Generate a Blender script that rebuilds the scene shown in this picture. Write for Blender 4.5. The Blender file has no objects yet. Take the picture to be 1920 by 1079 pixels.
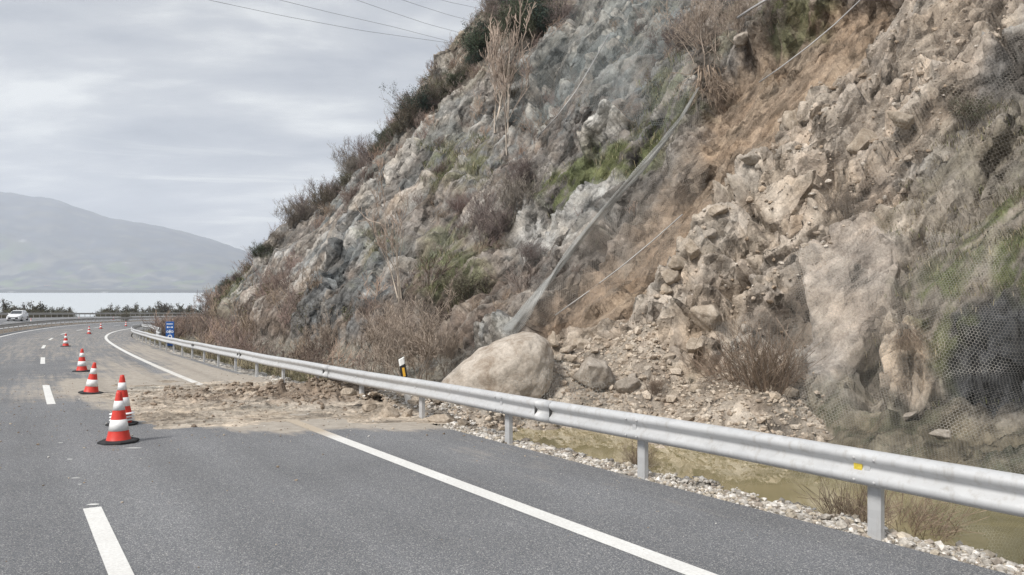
import bpy, math, random
import numpy as np
from mathutils import Vector, Matrix
random.seed(7)
F, CX, CY, CAMZ = 1390.0, 960.0, 539.5, 1.9
col = bpy.context.scene.collection
def sstep(a, b, x):
    t = np.clip((x-a)/(b-a), 0, 1); return t*t*(3-2*t)
# ------------------------------------------------------------------ road geometry
DS = .5
_S = np.arange(-60, 460, DS)
_phi = np.radians(34.94 - .0709*np.minimum(_S, 999) - .1175*np.maximum(_S-62.2, 0)*(_S < 9999))
_phi = np.radians(np.where(_S < 0, 34.94-.0709*_S*0.3, np.degrees(_phi)))
_phi = np.maximum(_phi, np.radians(-45))
_X = np.cumsum(-np.sin(_phi))*DS; _Y = np.cumsum(np.cos(_phi))*DS
_i0 = int(np.argmin(abs(_S))); _X += 5.1166-_X[_i0]; _Y -= _Y[_i0]
_Z = -.036*_Y
def phi(s): return np.interp(s, _S, _phi)
def road(s, o, dz=0.0):
    """station s along the right edge line, offset o to the right of it -> x, y, z of the road surface"""
    s = np.asarray(s, float); o = np.asarray(o, float)
    ph = phi(s)
    x = np.interp(s, _S, _X)+o*np.cos(ph); y = np.interp(s, _S, _Y)+o*np.sin(ph)
    z = np.interp(s, _S, _Z)-(.03+.045*sstep(55, 130, s))*np.clip(o, -30, 3)+dz
    return x, y, z
def rp(s, o, dz=0.0):
    x, y, z = road(s, o, dz); return Vector((float(x), float(y), float(z)))
def proj(x, y, z):
    y = np.maximum(y, .05)
    return CX+F*x/y, CY-F*(z-CAMZ)/y
_gs, _go = np.meshgrid(np.arange(2, 330, .5), np.arange(-24, 3, .25), indexing='ij')
_gx, _gy, _gz = road(_gs, _go); _gpx, _gpy = proj(_gx, _gy, _gz)
def road_at(px, py):
    """(s, o) of the road point seen at a place of the photograph (nearest one)"""
    d = (_gpx-px)**2+(_gpy-py)**2*6+ (_gy < 1)*1e9
    i = np.unravel_index(np.argmin(d), d.shape)
    s0, o0 = _gs[i], _go[i]
    for st in (.1, .02):
        a, b = np.meshgrid(s0+np.arange(-8, 9)*st, o0+np.arange(-8, 9)*st, indexing='ij')
        q = proj(*road(a, b)); dd = (q[0]-px)**2+(q[1]-py)**2*6
        j = np.unravel_index(np.argmin(dd), dd.shape); s0, o0 = a[j], b[j]
    return float(s0), float(o0)
def at(px, py, t):
    return Vector(((px-CX)/F*t, t, CAMZ-(py-CY)/F*t))
# ------------------------------------------------------------------ noise
def _hash(ix, iy, seed):
    h = (ix.astype(np.int64)*374761393+iy.astype(np.int64)*668265263+seed*2147483647+seed*97) & 0xffffffff
    h = ((h ^ (h >> 13))*1274126177) & 0xffffffff
    h = ((h ^ (h >> 16))*2246822519) & 0xffffffff
    return (h ^ (h >> 15)) & 0xffffffff
def _r(h): return h.astype(np.float64)/4294967296.0
def perlin(x, y, seed=0):
    xi = np.floor(x); yi = np.floor(y); fx = x-xi; fy = y-yi
    u = fx*fx*fx*(fx*(fx*6-15)+10); v = fy*fy*fy*(fy*(fy*6-15)+10)
    out = 0
    for dx in (0, 1):
        for dy in (0, 1):
            a = _r(_hash(xi+dx, yi+dy, seed))*2*np.pi
            g = np.cos(a)*(fx-dx)+np.sin(a)*(fy-dy)
            out = out+g*(u if dx else 1-u)*(v if dy else 1-v)
    return out*1.5
def fbm(x, y, seed=0, oct=4, gain=.5, lac=2.07):
    a, t = 1.0, 0
    for k in range(oct):
        t = t+a*perlin(x, y, seed+k*17); a *= gain; x = x*lac+3.1; y = y*lac+1.7
    return t
def ridged(x, y, seed=0, oct=4, gain=.5):
    a, t = 1.0, 0
    for k in range(oct):
        t = t+a*(1-2*abs(perlin(x, y, seed+k*13))); a *= gain; x = x*2.03+3.1; y = y*2.03+1.7
    return t
def facets(x, y, seed=0, tilt=1.0):
    """broken rock: every cell a tilted plane; returns height and distance to the nearest crack"""
    xi = np.floor(x); yi = np.floor(y)
    f1 = np.full(x.shape, 9.0); f2 = np.full(x.shape, 9.0); h = np.zeros(x.shape)
    for dx in (-1, 0, 1):
        for dy in (-1, 0, 1):
            cx = xi+dx; cy = yi+dy
            h1 = _hash(cx, cy, seed); h2 = _hash(cx, cy, seed+7); h3 = _hash(cx, cy, seed+19)
            qx = cx+_r(h1); qy = cy+_r(h2); ex = x-qx; ey = y-qy
            d = ex*ex+ey*ey
            hh = _r(h3)+tilt*((_r(h1 ^ 0x55aa) - .5)*ex*1.6+(_r(h2 ^ 0x33cc)-.2)*ey*1.6)
            n = d < f1
            f2 = np.where(n, f1, np.minimum(f2, d)); h = np.where(n, hh, h); f1 = np.where(n, d, f1)
    return h, np.sqrt(f2)-np.sqrt(f1)
def poly_sd(px, py, poly):
    """signed distance to a polygon, positive inside"""
    P = np.array(poly, float); n = len(P); d = np.full(px.shape, 1e18); ins = np.zeros(px.shape, bool)
    for i in range(n):
        ax, ay = P[i]; bx, by = P[(i+1) % n]; ex, ey = bx-ax, by-ay
        wx = px-ax; wy = py-ay; t = np.clip((wx*ex+wy*ey)/(ex*ex+ey*ey+1e-9), 0, 1)
        d = np.minimum(d, (wx-ex*t)**2+(wy-ey*t)**2)
        c = ((ay > py) != (by > py)) & (px < (bx-ax)*(py-ay)/((by-ay) if by != ay else 1e-9)+ax)
        ins ^= c
    return np.where(ins, 1, -1)*np.sqrt(d)
# ------------------------------------------------------------------ mesh helpers
def tag(o, label=None, cat=None, group=None, kind=None):
    if label: o['label'] = label
    if cat: o['category'] = cat
    if group: o['group'] = group
    if kind: o['kind'] = kind
    return o
def empty(name, loc=(0, 0, 0), rz=0.0, label=None, cat=None, group=None):
    o = bpy.data.objects.new(name, None); col.objects.link(o); o.location = loc; o.rotation_euler = (0, 0, rz)
    o.empty_display_size = .1
    return tag(o, label, cat, group)
def link(name, me, mat, parent=None):
    if mat: me.materials.append(mat)
    o = bpy.data.objects.new(name, me); col.objects.link(o)
    if parent is not None: o.parent = parent
    return o
def mesh_np(name, V, Fc, mat=None, cols=None, uv=None, smooth=True, parent=None):
    """V (n,3), Fc (m,k) ints of one face size, or a list of such arrays"""
    V = np.asarray(V, np.float32); Fl = Fc if isinstance(Fc, list) else [Fc]
    Fl = [np.asarray(f, np.int32) for f in Fl if len(f)]
    me = bpy.data.meshes.new(name)
    me.vertices.add(len(V)); me.vertices.foreach_set('co', V.ravel())
    nl = sum(f.size for f in Fl); nf = sum(len(f) for f in Fl)
    li = np.concatenate([f.ravel() for f in Fl]).astype(np.int32)
    tot = np.concatenate([np.full(len(f), f.shape[1], np.int32) for f in Fl])
    st = np.concatenate([[0], np.cumsum(tot)[:-1]]).astype(np.int32)
    me.loops.add(nl); me.loops.foreach_set('vertex_index', li)
    me.polygons.add(nf); me.polygons.foreach_set('loop_start', st); me.polygons.foreach_set('loop_total', tot)
    me.polygons.foreach_set('use_smooth', np.full(nf, smooth, bool))
    me.update(calc_edges=True); me.validate()
    if cols is not None:
        a = me.color_attributes.new('Col', 'FLOAT_COLOR', 'POINT')
        c = np.ones((len(V), 4), np.float32); c[:, :cols.shape[1]] = cols; a.data.foreach_set('color', c.ravel())
    if uv is not None:
        u = me.uv_layers.new(name='UVMap'); u.data.foreach_set('uv', np.asarray(uv, np.float32)[li].ravel())
    return link(name, me, mat, parent)
def grid_faces(n, m):
    """quads of an n x m vertex grid (index i*m+j)"""
    i, j = np.meshgrid(np.arange(n-1), np.arange(m-1), indexing='ij'); a = (i*m+j).ravel()
    return np.stack([a, a+m, a+m+1, a+1], 1)
class MB:
    """collects shapes into one mesh"""
    def __init__(s): s.v = []; s.f = []
    def add(s, v, f):
        b = len(s.v); s.v += [tuple(p) for p in v]; s.f += [tuple(i+b for i in q) for q in f]; return s
    def box(s, c, d, rot=None, taper=1.0):
        x, y, z = d[0]/2, d[1]/2, d[2]/2; P = []
        for sz, k in ((-z, 1.0), (z, taper)):
            for sx, sy in ((-x, -y), (x, -y), (x, y), (-x, y)): P.append(Vector((sx*k, sy*k, sz)))
        if rot is not None: P = [rot @ p for p in P]
        return s.add([p+Vector(c) for p in P], [(3, 2, 1, 0), (4, 5, 6, 7), (0, 1, 5, 4), (1, 2, 6, 5), (2, 3, 7, 6), (3, 0, 4, 7)])
    def lathe(s, prof, n=24, c=(0, 0, 0), axis='z'):
        V = []; Fs = []
        for r, z in prof:
            for k in range(n):
                a = 2*math.pi*k/n; p = (r*math.cos(a), r*math.sin(a), z)
                if axis == 'y': p = (p[0], p[2], p[1])
                if axis == 'x': p = (p[2], p[0], p[1])
                V.append((p[0]+c[0], p[1]+c[1], p[2]+c[2]))
        for i in range(len(prof)-1):
            for k in range(n): Fs.append((i*n+k, i*n+(k+1) % n, (i+1)*n+(k+1) % n, (i+1)*n+k))
        return s.add(V, Fs)
    def tube(s, pts, r, n=6, cap=True):
        pts = [Vector(p) for p in pts]; R = r if isinstance(r, (list, tuple)) else [r]*len(pts); V = []; Fs = []
        up = Vector((0, 0, 1))
        for i, p in enumerate(pts):
            d = (pts[min(i+1, len(pts)-1)]-pts[max(i-1, 0)]).normalized()
            a = d.cross(up if abs(d.z) < .95 else Vector((1, 0, 0))).normalized(); b = a.cross(d)
            for k in range(n):
                t = 2*math.pi*k/n; V.append(p+(a*math.cos(t)+b*math.sin(t))*R[i])
        for i in range(len(pts)-1):
            for k in range(n): Fs.append((i*n+k, i*n+(k+1) % n, (i+1)*n+(k+1) % n, (i+1)*n+k))
        if cap: Fs += [tuple(range(n-1, -1, -1)), tuple((len(pts)-1)*n+k for k in range(n))]
        return s.add(V, Fs)
    def prism(s, pts, depth, c=(0, 0, 0), rot=None):
        """polygon in the local xz plane pushed along y by depth"""
        n = len(pts); V = [Vector((x, -depth/2, z)) for x, z in pts]+[Vector((x, depth/2, z)) for x, z in pts]
        if rot is not None: V = [rot @ p for p in V]
        V = [p+Vector(c) for p in V]
        return s.add(V, [tuple(range(n)), tuple(range(2*n-1, n-1, -1))]+[(i, i+n, (i+1) % n+n, (i+1) % n) for i in range(n)])
    def build(s, name, mat, parent=None, off=None, smooth=False, bevel=0.0):
        me = bpy.data.meshes.new(name)
        o = Vector(off) if off is not None else Vector((0, 0, 0))
        me.from_pydata([(p[0]-o.x, p[1]-o.y, p[2]-o.z) for p in s.v], [], s.f); me.update()
        if smooth: me.polygons.foreach_set('use_smooth', [True]*len(me.polygons))
        ob = link(name, me, mat, parent)
        if bevel:
            m = ob.modifiers.new('bevel', 'BEVEL'); m.width = bevel; m.segments = 2; m.limit_method = 'ANGLE'
        return ob
# ------------------------------------------------------------------ material helpers
class Mat:
    def __init__(s, name):
        s.m = bpy.data.materials.new(name); s.m.use_nodes = True; s.t = s.m.node_tree; s.t.nodes.clear()
        s.out = s.t.nodes.new('ShaderNodeOutputMaterial')
    def n(s, typ, **kw):
        nd = s.t.nodes.new('ShaderNode'+typ)
        for k, v in kw.items():
            if k.startswith('i_'): s.put(nd.inputs[k[2:].replace('_', ' ')], v)
            elif k.startswith('x'): s.put(nd.inputs[int(k[1:])], v)
            else: setattr(nd, k, v)
        return nd
    def put(s, sock, v):
        if isinstance(v, bpy.types.NodeSocket): s.t.links.new(v, sock)
        elif isinstance(v, bpy.types.Node): s.t.links.new(v.outputs[0], sock)
        else:
            if isinstance(v, (tuple, list)) and len(v) == 3 and sock.type == 'RGBA': v = (*v, 1)
            sock.default_value = v
    def math(s, op, a, b=0.0, c=None, clamp=False):
        nd = s.n('Math', operation=op, x0=a, x1=b)
        if c is not None: s.put(nd.inputs[2], c)
        nd.use_clamp = clamp; return nd.outputs[0]
    def vmath(s, op, a, b=(0, 0, 0)):
        nd = s.n('VectorMath', operation=op, x0=a, x1=b)
        return nd.outputs['Value'] if op in ('DOT_PRODUCT', 'LENGTH', 'DISTANCE') else nd.outputs['Vector']
    def noise(s, vec, scale, detail=4, rough=.55, dist=0.0):
        nd = s.n('TexNoise', i_Scale=scale, i_Detail=detail, i_Roughness=rough, i_Distortion=dist)
        if vec is not None: s.put(nd.inputs['Vector'], vec)
        return nd.outputs['Fac']
    def voro(s, vec, scale, feature='F1', out='Distance', rnd=1.0):
        nd = s.n('TexVoronoi', feature=feature, i_Scale=scale, i_Randomness=rnd); s.put(nd.inputs['Vector'], vec)
        return nd.outputs[out]
    def ramp(s, fac, stops, interp='LINEAR'):
        nd = s.n('ValToRGB'); nd.color_ramp.interpolation = interp; s.put(nd.inputs[0], fac); e = nd.color_ramp.elements
        while len(e) < len(stops): e.new(.5)
        for el, (p, c) in zip(e, stops):
            el.position = p; el.color = (c, c, c, 1) if isinstance(c, (int, float)) else (*c, 1)
        return nd.outputs[0]
    def rng(s, v, a, b, c=0.0, d=1.0):
        nd = s.n('MapRange', x0=v, x1=a, x2=b, x3=c, x4=d); return nd.outputs[0]
    def mix(s, f, a, b, blend='MIX'):
        nd = s.n('Mix', data_type='RGBA', blend_type=blend); s.put(nd.inputs[0], f); s.put(nd.inputs[6], a); s.put(nd.inputs[7], b)
        return nd.outputs[2]
    def bump(s, h, strength=.5, dist=.02, normal=None):
        nd = s.n('Bump', i_Strength=strength, i_Distance=dist, i_Height=h)
        if normal is not None: s.put(nd.inputs['Normal'], normal)
        return nd.outputs[0]
    def pos(s): return s.n('TexCoord').outputs['Object']
    def uv(s): return s.n('TexCoord').outputs['UV']
    def gpos(s): return s.n('NewGeometry').outputs['Position']
    def scale(s, vec, sc): return s.vmath('MULTIPLY', vec, sc)
    def attr(s, name='Col'): return s.n('Attribute', attribute_name=name).outputs['Color']
    def bsdf(s, color, rough=.9, metal=0.0, spec=.3, normal=None, **kw):
        nd = s.n('BsdfPrincipled'); s.put(nd.inputs['Base Color'], color); s.put(nd.inputs['Roughness'], rough)
        s.put(nd.inputs['Metallic'], metal); s.put(nd.inputs['Specular IOR Level'], spec)
        if normal is not None: s.put(nd.inputs['Normal'], normal)
        for k, v in kw.items(): s.put(nd.inputs[k.replace('_', ' ')], v)
        return nd.outputs[0]
    def done(s, shader): s.t.links.new(shader, s.out.inputs[0]); return s.m
def simple(name, c, rough=.7, metal=0.0, spec=.4, var=.15, sc=8.0, bump=0.0):
    M = Mat(name); p = M.pos(); f = M.noise(p, sc, 5, .6)
    k = M.mix(M.rng(f, .25, .75), tuple(x*(1-var) for x in c), tuple(min(1, x*(1+var)) for x in c))
    nrm = M.bump(M.noise(p, sc*6, 4), bump, .01) if bump else None
    return M.done(M.bsdf(k, rough, metal, spec, nrm))
# ------------------------------------------------------------------ hillside (one sheet from the verge up to the plateau)
Q = 1.35                               # density of the hill grid
def foot(s):                          # offset of the slope's foot from the edge line
    return 8.0+.8*np.sin(s*.21+1)+2.6*sstep(40, 110, s)
def pool_floor(s): return -1.25
ss = [-30.0]
while ss[-1] < 330:
    a = ss[-1]; ss.append(a+(max(.055, .0031*(a+5)) if 5 < a < 175 else (.35 if a < 5 else 2.5))/Q)
ss = np.array(ss)
W = 1.0                               # v 0..W covers the verge and the ditch, in units of the foot offset
vv = [0.0]
while vv[-1] < 230:
    a = vv[-1]; vv.append(a+(max(.05, .0034*(12+a)) if a < 85 else 3.0)/Q)
vv = np.array(vv)
S, V = np.meshgrid(ss, vv, indexing='ij')
O0 = 2.02
wf = (foot(S)-O0)                     # width of verge and ditch
U = np.maximum(V-wf, 0)               # distance up the slope
ug = np.linspace(0, 240, 961); ang = np.radians(np.where(ug < 6, 46+ug, 52)*1.0)
ang = np.radians(np.degrees(ang)-sstep(50, 84, ug)*47)
co = np.concatenate([[0], np.cumsum(np.cos(ang))[:-1]*.25]); cz = np.concatenate([[0], np.cumsum(np.sin(ang))[:-1]*.25])
ph = phi(S); zr = np.interp(S, _S, _Z)-(.03+.045*sstep(55, 130, S))*O0
# verge and ditch profile
t = np.clip(V/wf, 0, 1)
pool = sstep(-14, -8, S)*(1-sstep(17.5, 20.5, S))
wv = V+.0*S
dry = -.05-.33*sstep(.2, 1.6, wv)-.15*sstep(1.6, 3.5, wv)+.25*sstep(.75, 1.0, t)
wet_floor = np.minimum(zr-.55, -1.12)
bank = sstep(.30, 1.10+.0*S, wv)
wet = -.05*(1-bank)+(wet_floor-zr)*bank
wet = wet+sstep(.72, .98, t)*(.28-(wet_floor-zr+.62))
zv = np.where(V < wf+20, dry*(1-pool)+wet*pool, 0)
zf = (-.05-.33-.15+.25)*(1-pool)+(-.34)*pool
zv = np.where(U > 0, zf, zv)
Oo = O0+np.minimum(V, wf)+np.interp(U, ug, co)
Zb = zr+zv+np.interp(U, ug, cz)
Xb = np.interp(S, _S, _X)+Oo*np.cos(ph); Yb = np.interp(S, _S, _Y)+Oo*np.sin(ph)
PX, PY = proj(Xb, Yb, Zb); PX = np.where(Yb < 1, -9e3, PX)
kq = .44*(1-sstep(20, 62, S)); Qq = S+kq*V                 # the rock splits along lines that climb to the right
# wobble of the outlines of the patches, in picture units that belong to the slope itself
wx = 16*fbm(S*.45, V*.45, 71, 4)+6*fbm(S*2.2, V*2.2, 75, 3); wy = 16*fbm(S*.45, V*.45, 72, 4)+6*fbm(S*2.2, V*2.2, 76, 3)
def zone(poly, soft=14, warp=1.0): return sstep(-soft, soft, poly_sd(PX+wx*warp, PY+wy*warp, poly))
scar = zone([(1325, 140), (1290, 250), (1235, 330), (1165, 420), (1090, 515), (1000, 620), (1040, 650), (1170, 610), (1290, 520), (1365, 400), (1420, 300), (1480, 220), (1600, 100), (1720, -20), (1560, -20), (1440, 70)], 16)
rubble = zone([(1380, 300), (1300, 430), (1250, 540), (1170, 600), (1040, 650), (960, 760), (1100, 800), (1500, 850), (1560, 760), (1545, 620), (1590, 520), (1700, 400), (1790, 240), (1880, 120), (1920, -20), (1690, -20), (1540, 110)], 22)
slab = zone([(1535, 520), (1570, 470), (1650, 440), (1705, 500), (1690, 570), (1650, 620), (1570, 720), (1530, 770), (1515, 690), (1530, 600)], 8, .4)
slab2 = zone([(1672, 628), (1728, 600), (1735, 690), (1700, 760), (1655, 760), (1665, 690)], 6, .3)
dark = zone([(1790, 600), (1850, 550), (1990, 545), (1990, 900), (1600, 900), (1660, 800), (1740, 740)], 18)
rightv = zone([(1990, 130), (1780, 260), (1700, 400), (1600, 500), (1640, 620), (1500, 800), (1480, 880), (1990, 990)], 25)
grass = np.maximum.reduce([
    zone([(1850, 500), (1920, 430), (1990, 380), (1990, 560), (1870, 560)], 14),
    zone([(1770, 480), (1880, 360), (1920, 330), (1920, 420), (1840, 480), (1790, 560), (1745, 640), (1700, 560)], 22, 1.6),
    zone([(1740, 600), (1790, 560), (1830, 600), (1770, 700), (1735, 690)], 12, 1.2)*.8,
    zone([(1020, 385), (1060, 345), (1140, 300), (1190, 265), (1215, 225), (1235, 240), (1200, 290), (1150, 330), (1080, 378), (1035, 400)], 7, .6),
    zone([(1570, 790), (1640, 800), (1700, 810), (1760, 830), (1740, 870), (1560, 850)], 12, 1.2)*.6,
    zone([(1420, 40), (1520, -20), (1560, -20), (1490, 60), (1450, 75)], 10)*.7])
moss = np.maximum.reduce([
    zone([(1250, 160), (1300, 110), (1310, 190), (1220, 290), (1180, 320), (1200, 230)], 16)*.8,
    zone([(800, 500), (870, 470), (930, 520), (900, 600), (820, 590)], 20)*.8,
    zone([(830, 300), (930, 270), (960, 330), (880, 380), (820, 400)], 24)*.7,
    zone([(700, 470), (760, 440), (780, 480), (700, 560)], 20)*.4,
    zone([(380, 600), (430, 530), (480, 480), (500, 500), (440, 620)], 14)*.7])
bluenet = np.maximum(zone([(950, 270), (1010, 180), (1100, 80), (1180, -20), (1330, -20), (1290, 100), (1180, 190), (1090, 240), (1010, 270)], 24),
                     zone([(600, 420), (760, 290), (900, 200), (940, 230), (800, 330), (680, 430)], 24)*.6)
bluerock = zone([(560, 640), (620, 520), (700, 430), (760, 430), (790, 500), (740, 600), (690, 640), (630, 660)], 24)
pale = np.maximum(zone([(965, 470), (985, 425), (1060, 385), (1120, 335), (1160, 320), (1130, 370), (1085, 400), (1050, 465), (1000, 490)], 8, .7),
                  zone([(1843, 80), (1930, 30), (1930, 78), (1862, 98)], 6, .4))
thicket = zone([(370, 625), (440, 600), (560, 540), (700, 560), (860, 560), (960, 500), (1040, 480), (1000, 600), (850, 700), (700, 720), (380, 660)], 30, 2)
upveg = zone([(360, 590), (470, 470), (530, 395), (620, 345), (700, 250), (770, 175), (880, 100), (940, 40), (1060, 60), (900, 215), (760, 300), (640, 360), (560, 430), (470, 540), (380, 660)], 10)
upveg = np.maximum(upveg, zone([(900, -40), (1180, -40), (1060, 80), (920, 170), (860, 150)], 20))
left = 1-np.clip(np.maximum.reduce([scar, rubble, rightv, slab]), 0, 1)
midveg = zone([(850, 570), (800, 400), (880, 300), (960, 260), (1060, 250), (1180, 170), (1240, 60), (1440, -20), (1400, 70), (1300, 120), (1200, 240), (1020, 350), (960, 460), (1000, 600)], 24, 1.5)
brush = np.clip(left*(.50*sstep(-.10, .5, fbm(Qq*.12, V*.08, 31, 4))+.9*midveg), 0, 1)*(1-bluenet*.4)*(1-bluerock)*(1-pale)
slope = sstep(0, 1.5, U)
hi = sstep(0, 3, U)*(1-sstep(60, 84, U))
# relief, metres along the normal
wq = .08*fbm(S*.6, V*.35, 5, 2); wv2 = .2*fbm(S*.5, V*.4, 6, 2)
fl = sstep(24, 50, S); Vs = V/(1+1.3*fl)
F0, g0 = facets((Qq+wq)/2.3, (Vs+wv2)/6.0, 4, 1.7); F1_, g1 = facets((Qq+wq*.7)/.85, (Vs+wv2*.6)/2.2, 3, 2.1)
F2_, g2 = facets((Qq+.3*wq)/.34, (Vs+.4*wv2)/.8, 5, 2.0); F3_, g3 = facets(Qq/.14, V/.26, 7, 1.2)
gul = ridged(Qq/8.5, V/34, 12, 3); st1 = ridged((Qq+wq)*.62, V*.060, 13, 4); st2 = ridged((Qq+wq)*1.9, V*.20, 15, 4); st3 = fbm(Qq*6.0, V*.9, 16, 4, .6)
fine = fbm(Qq*2.8, V*1.1, 21, 5, .55); finer = fbm(Qq*9, V*4, 25, 3, .6); soft = fbm(Qq*.3, V*.18, 28, 4)
rocky = np.clip(left*(1-.55*brush)+.9*rubble+.75*rightv+.7*dark+.4*pale-.75*slab-.6*scar-.8*grass, .06, 1.1)
rocky = rocky*(.6+.4*sstep(-.4, .3, fbm(Qq*.22, V*.12, 137, 3)))
led = (V*.42+.30*Qq+.9*fbm(S*.3, V*.3, 138, 3)); led = led-np.floor(led); led = np.where(led < .86, led/.86, (1-led)/.14)
def cleft(pts, w): 
    d = np.full(S.shape, 1e9)
    for (x0, y0), (x1, y1) in zip(pts[:-1], pts[1:]):
        ex, ey = x1-x0, y1-y0; ax_, ay_ = PX+wx*.25-x0, PY+wy*.25-y0; tt = np.clip((ax_*ex+ay_*ey)/(ex*ex+ey*ey), 0, 1); d = np.minimum(d, np.hypot(ax_-ex*tt, ay_-ey*tt))
    return 1-sstep(w*.3, w, d)
clefts = np.maximum.reduce([cleft(p, w) for p, w in (([(1556, 110), (1515, 200), (1470, 300), (1440, 380)], 8), ([(1462, 245), (1400, 350), (1375, 430)], 7), ([(1650, 20), (1600, 80), (1560, 130)], 11), ([(1700, 60), (1660, 150), (1640, 190)], 6), ([(1640, 80), (1590, 190)], 5),
   ([(1480, 280), (1420, 420), (1385, 520)], 6), ([(1150, 410), (1100, 500), (1060, 560)], 6), ([(870, 340), (820, 440), (780, 520)], 8), ([(760, 350), (690, 470), (640, 560)], 8), ([(700, 330), (620, 430), (540, 560)], 7), ([(960, 190), (890, 270), (850, 310)], 8), ([(620, 400), (560, 480), (500, 590)], 6), ([(1760, 300), (1700, 380)], 7), ([(1850, 330), (1790, 420)], 7), ([(1830, 620), (1760, 760), (1700, 820)], 8), ([(1900, 600), (1850, 760)], 8))])
disp = slope*(.70*gul*hi*(left+.3)+.50*soft*(1-.4*scar)
              + rocky*((.66-.1*fl)*(F0-.5)+(.38-.14*fl)*(F1_-.5)+(.18-.10*fl)*(F2_-.5)+.025*(F3_-.5)-.38*(1-sstep(0, .05, g0))-.20*(1-sstep(0, .07, g1))+.30*(led-.5)*(.4+.6*rubble)+(.22+.22*fl)*st1+(.08+.08*fl)*st2)
              - .75*clefts + .05*st3+.05*fine+.025*finer)
d_small = F1_; k_med, k_big, k_sml = F1_, F0, F2_; jr = rocky*slope*hi
# boulder-like lumps standing proud inside the rubble
lump, lc = facets(S/1.25+.5*perlin(S*.8, V*.8, 41), V/1.6+.5*perlin(S*.8, V*.8, 42), 43, .5)
disp += rubble*sstep(.52, .6, lump)*sstep(.02, .3, lc)*.20*hi*(PY < 620)
# the scar is a trough with a steep scarp along its left side
disp -= 1.15*scar*hi*(1-.5*sstep(1200, 1100, PX)*(PY > 500))
disp += .55*slab+.50*slab2-.9*zone([(1640, 640), (1668, 640), (1660, 760), (1600, 760), (1600, 700)], 8, .3)-1.5*zone([(1425, 600), (1490, 545), (1530, 510), (1530, 660), (1490, 670), (1440, 650)], 10, .3)
disp += .25*dark*ridged(S*.5+V*.35, V*.12, 52, 2)
disp -= .7*zone([(1340, 545), (1380, 530), (1422, 540), (1420, 556), (1350, 560)], 5, .3)
disp -= 3.6*sstep(62, 80, S)*sstep(9, 24, U)*(1-.35*sstep(34, 50, U))
# streaks of run-off down the scar
disp += scar*hi*(.12*ridged(Qq*1.1+.2*fine, V*.16, 61, 3)+.10*(F1_-.5)+.06*(F2_-.5))
disp += grass*.12*ridged(S*1.1, V*.5, 62, 2)
def blur(A, k):
    B = np.pad(A, ((k, k), (k, k)), 'edge'); Cc = B.cumsum(0).cumsum(1); Cc = np.pad(Cc, ((1, 0), (1, 0))); n = 2*k+1
    return (Cc[n:, n:]-Cc[:-n, n:]-Cc[n:, :-n]+Cc[:-n, :-n])/(n*n)
disp = .7*disp+.3*blur(disp, 1)
nx = -np.cos(ph)*math.sin(math.radians(50)); ny = -np.sin(ph)*math.sin(math.radians(50)); nz = math.cos(math.radians(50))
Xh = Xb+disp*nx; Yh = Yb+disp*ny; Zh = Zb+disp*nz
verge = 1-sstep(.2, 1.2, U)
vr, vc = facets(S/.16, V/.16, 81, .8); vr2, vc2 = facets(S/.34+.2, V/.3, 82, .8)
Zh += verge*sstep(.03, .4, V)*(.045*(vr-.5)+.07*sstep(.6, .9, vr2)*(vc2 > .1)+.05*fbm(S*1.3, V*1.3, 83, 3))
# debris fans: cones of slid material that run out over ditch and verge
def fan(apx, apy, t0, sl, dirw=None, rough=.25, edge=0.0):
    A = at(apx, apy, t0); d = np.hypot(Xh-A.x, Yh-A.y)
    if dirw:
        dx, dy = dirw; l = math.hypot(dx, dy); al = ((Xh-A.x)*dx+(Yh-A.y)*dy)/l; ac = abs(-(Xh-A.x)*dy+(Yh-A.y)*dx)/l
        d = np.where(al > 0, np.hypot(al*.8, ac*1.3), np.hypot(al, ac*1.3))
    return A.z-sl*d
deb_n = .22*fbm(Xh*.7, Yh*.7, 91, 5)+.10*(facets(Xh*2.2, Yh*2.2, 92, 1.0)[0]-.5)+.05*(facets(Xh*5.5, Yh*5.5, 93, 1.0)[0]-.5)
FANS = [(1235, 585, 18.2, .60, (-.6, -1)), (1130, 640, 17.8, .42, (-1, -.8)), (1400, 665, 15.4, .50, (-.5, -1)), (700, 738, 15.4, .15, (-1, -1)), (870, 745, 14.8, .34, (-.6, -1))]
fz = np.full(S.shape, -99.0)
for a in FANS: fz = np.maximum(fz, fan(*a))
fz = fz+deb_n
fz = np.where((S > 3) & (S < 34) & (U < 14), fz, -99)
fz = np.where(Oo < 2.9, np.minimum(fz, zr+.02+.22*sstep(14.5, 17, S)*(1-sstep(24, 27, S))+.3*deb_n), fz)
debris = sstep(-.12, .06, fz-Zh)
Zh = np.where(fz > Zh, fz, Zh)
# ------------------------------------------------------------------ what the ground is made of: plain albedo
def C(*c): return np.array(c, float)
def lay(base, m, c): m = np.clip(m, 0, 1)[..., None]; return base*(1-m)+m*c
n1 = fbm(Qq*.24, V*.13, 101, 5); n2 = fbm(Qq*1.1, V*.42, 102, 5); n3 = fbm(Qq*4.5, V*1.5, 103, 4); n4 = fbm(Qq*.9, V*.09, 104, 4); n5 = .6*fbm(Qq*2.6, V*.5, 105, 5)
cellc = F1_
K = np.zeros(S.shape+(3,))+C(.245, .226, .208)
K = lay(K, sstep(.0, .7, n1), C(.225, .23, .225)); K = lay(K, sstep(.20, .7, n2)*.7, C(.38, .365, .345))
K = lay(K, sstep(.1, .8, n4)*.55, C(.30, .235, .18)); K = K*(.80+.30*cellc)[..., None]; K = K*(1+.34*np.clip(n5, -.9, .9)*(1-.5*brush))[..., None]; K = lay(K, sstep(.5, .85, n5)*.3, C(.42, .405, .385))
K = lay(K, brush*.80*sstep(-.5, .25, n3+n2*.5), C(.215, .178, .152)); K = lay(K, brush*sstep(.2, .7, n2-n1)*.7, C(.19, .19, .12))
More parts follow.
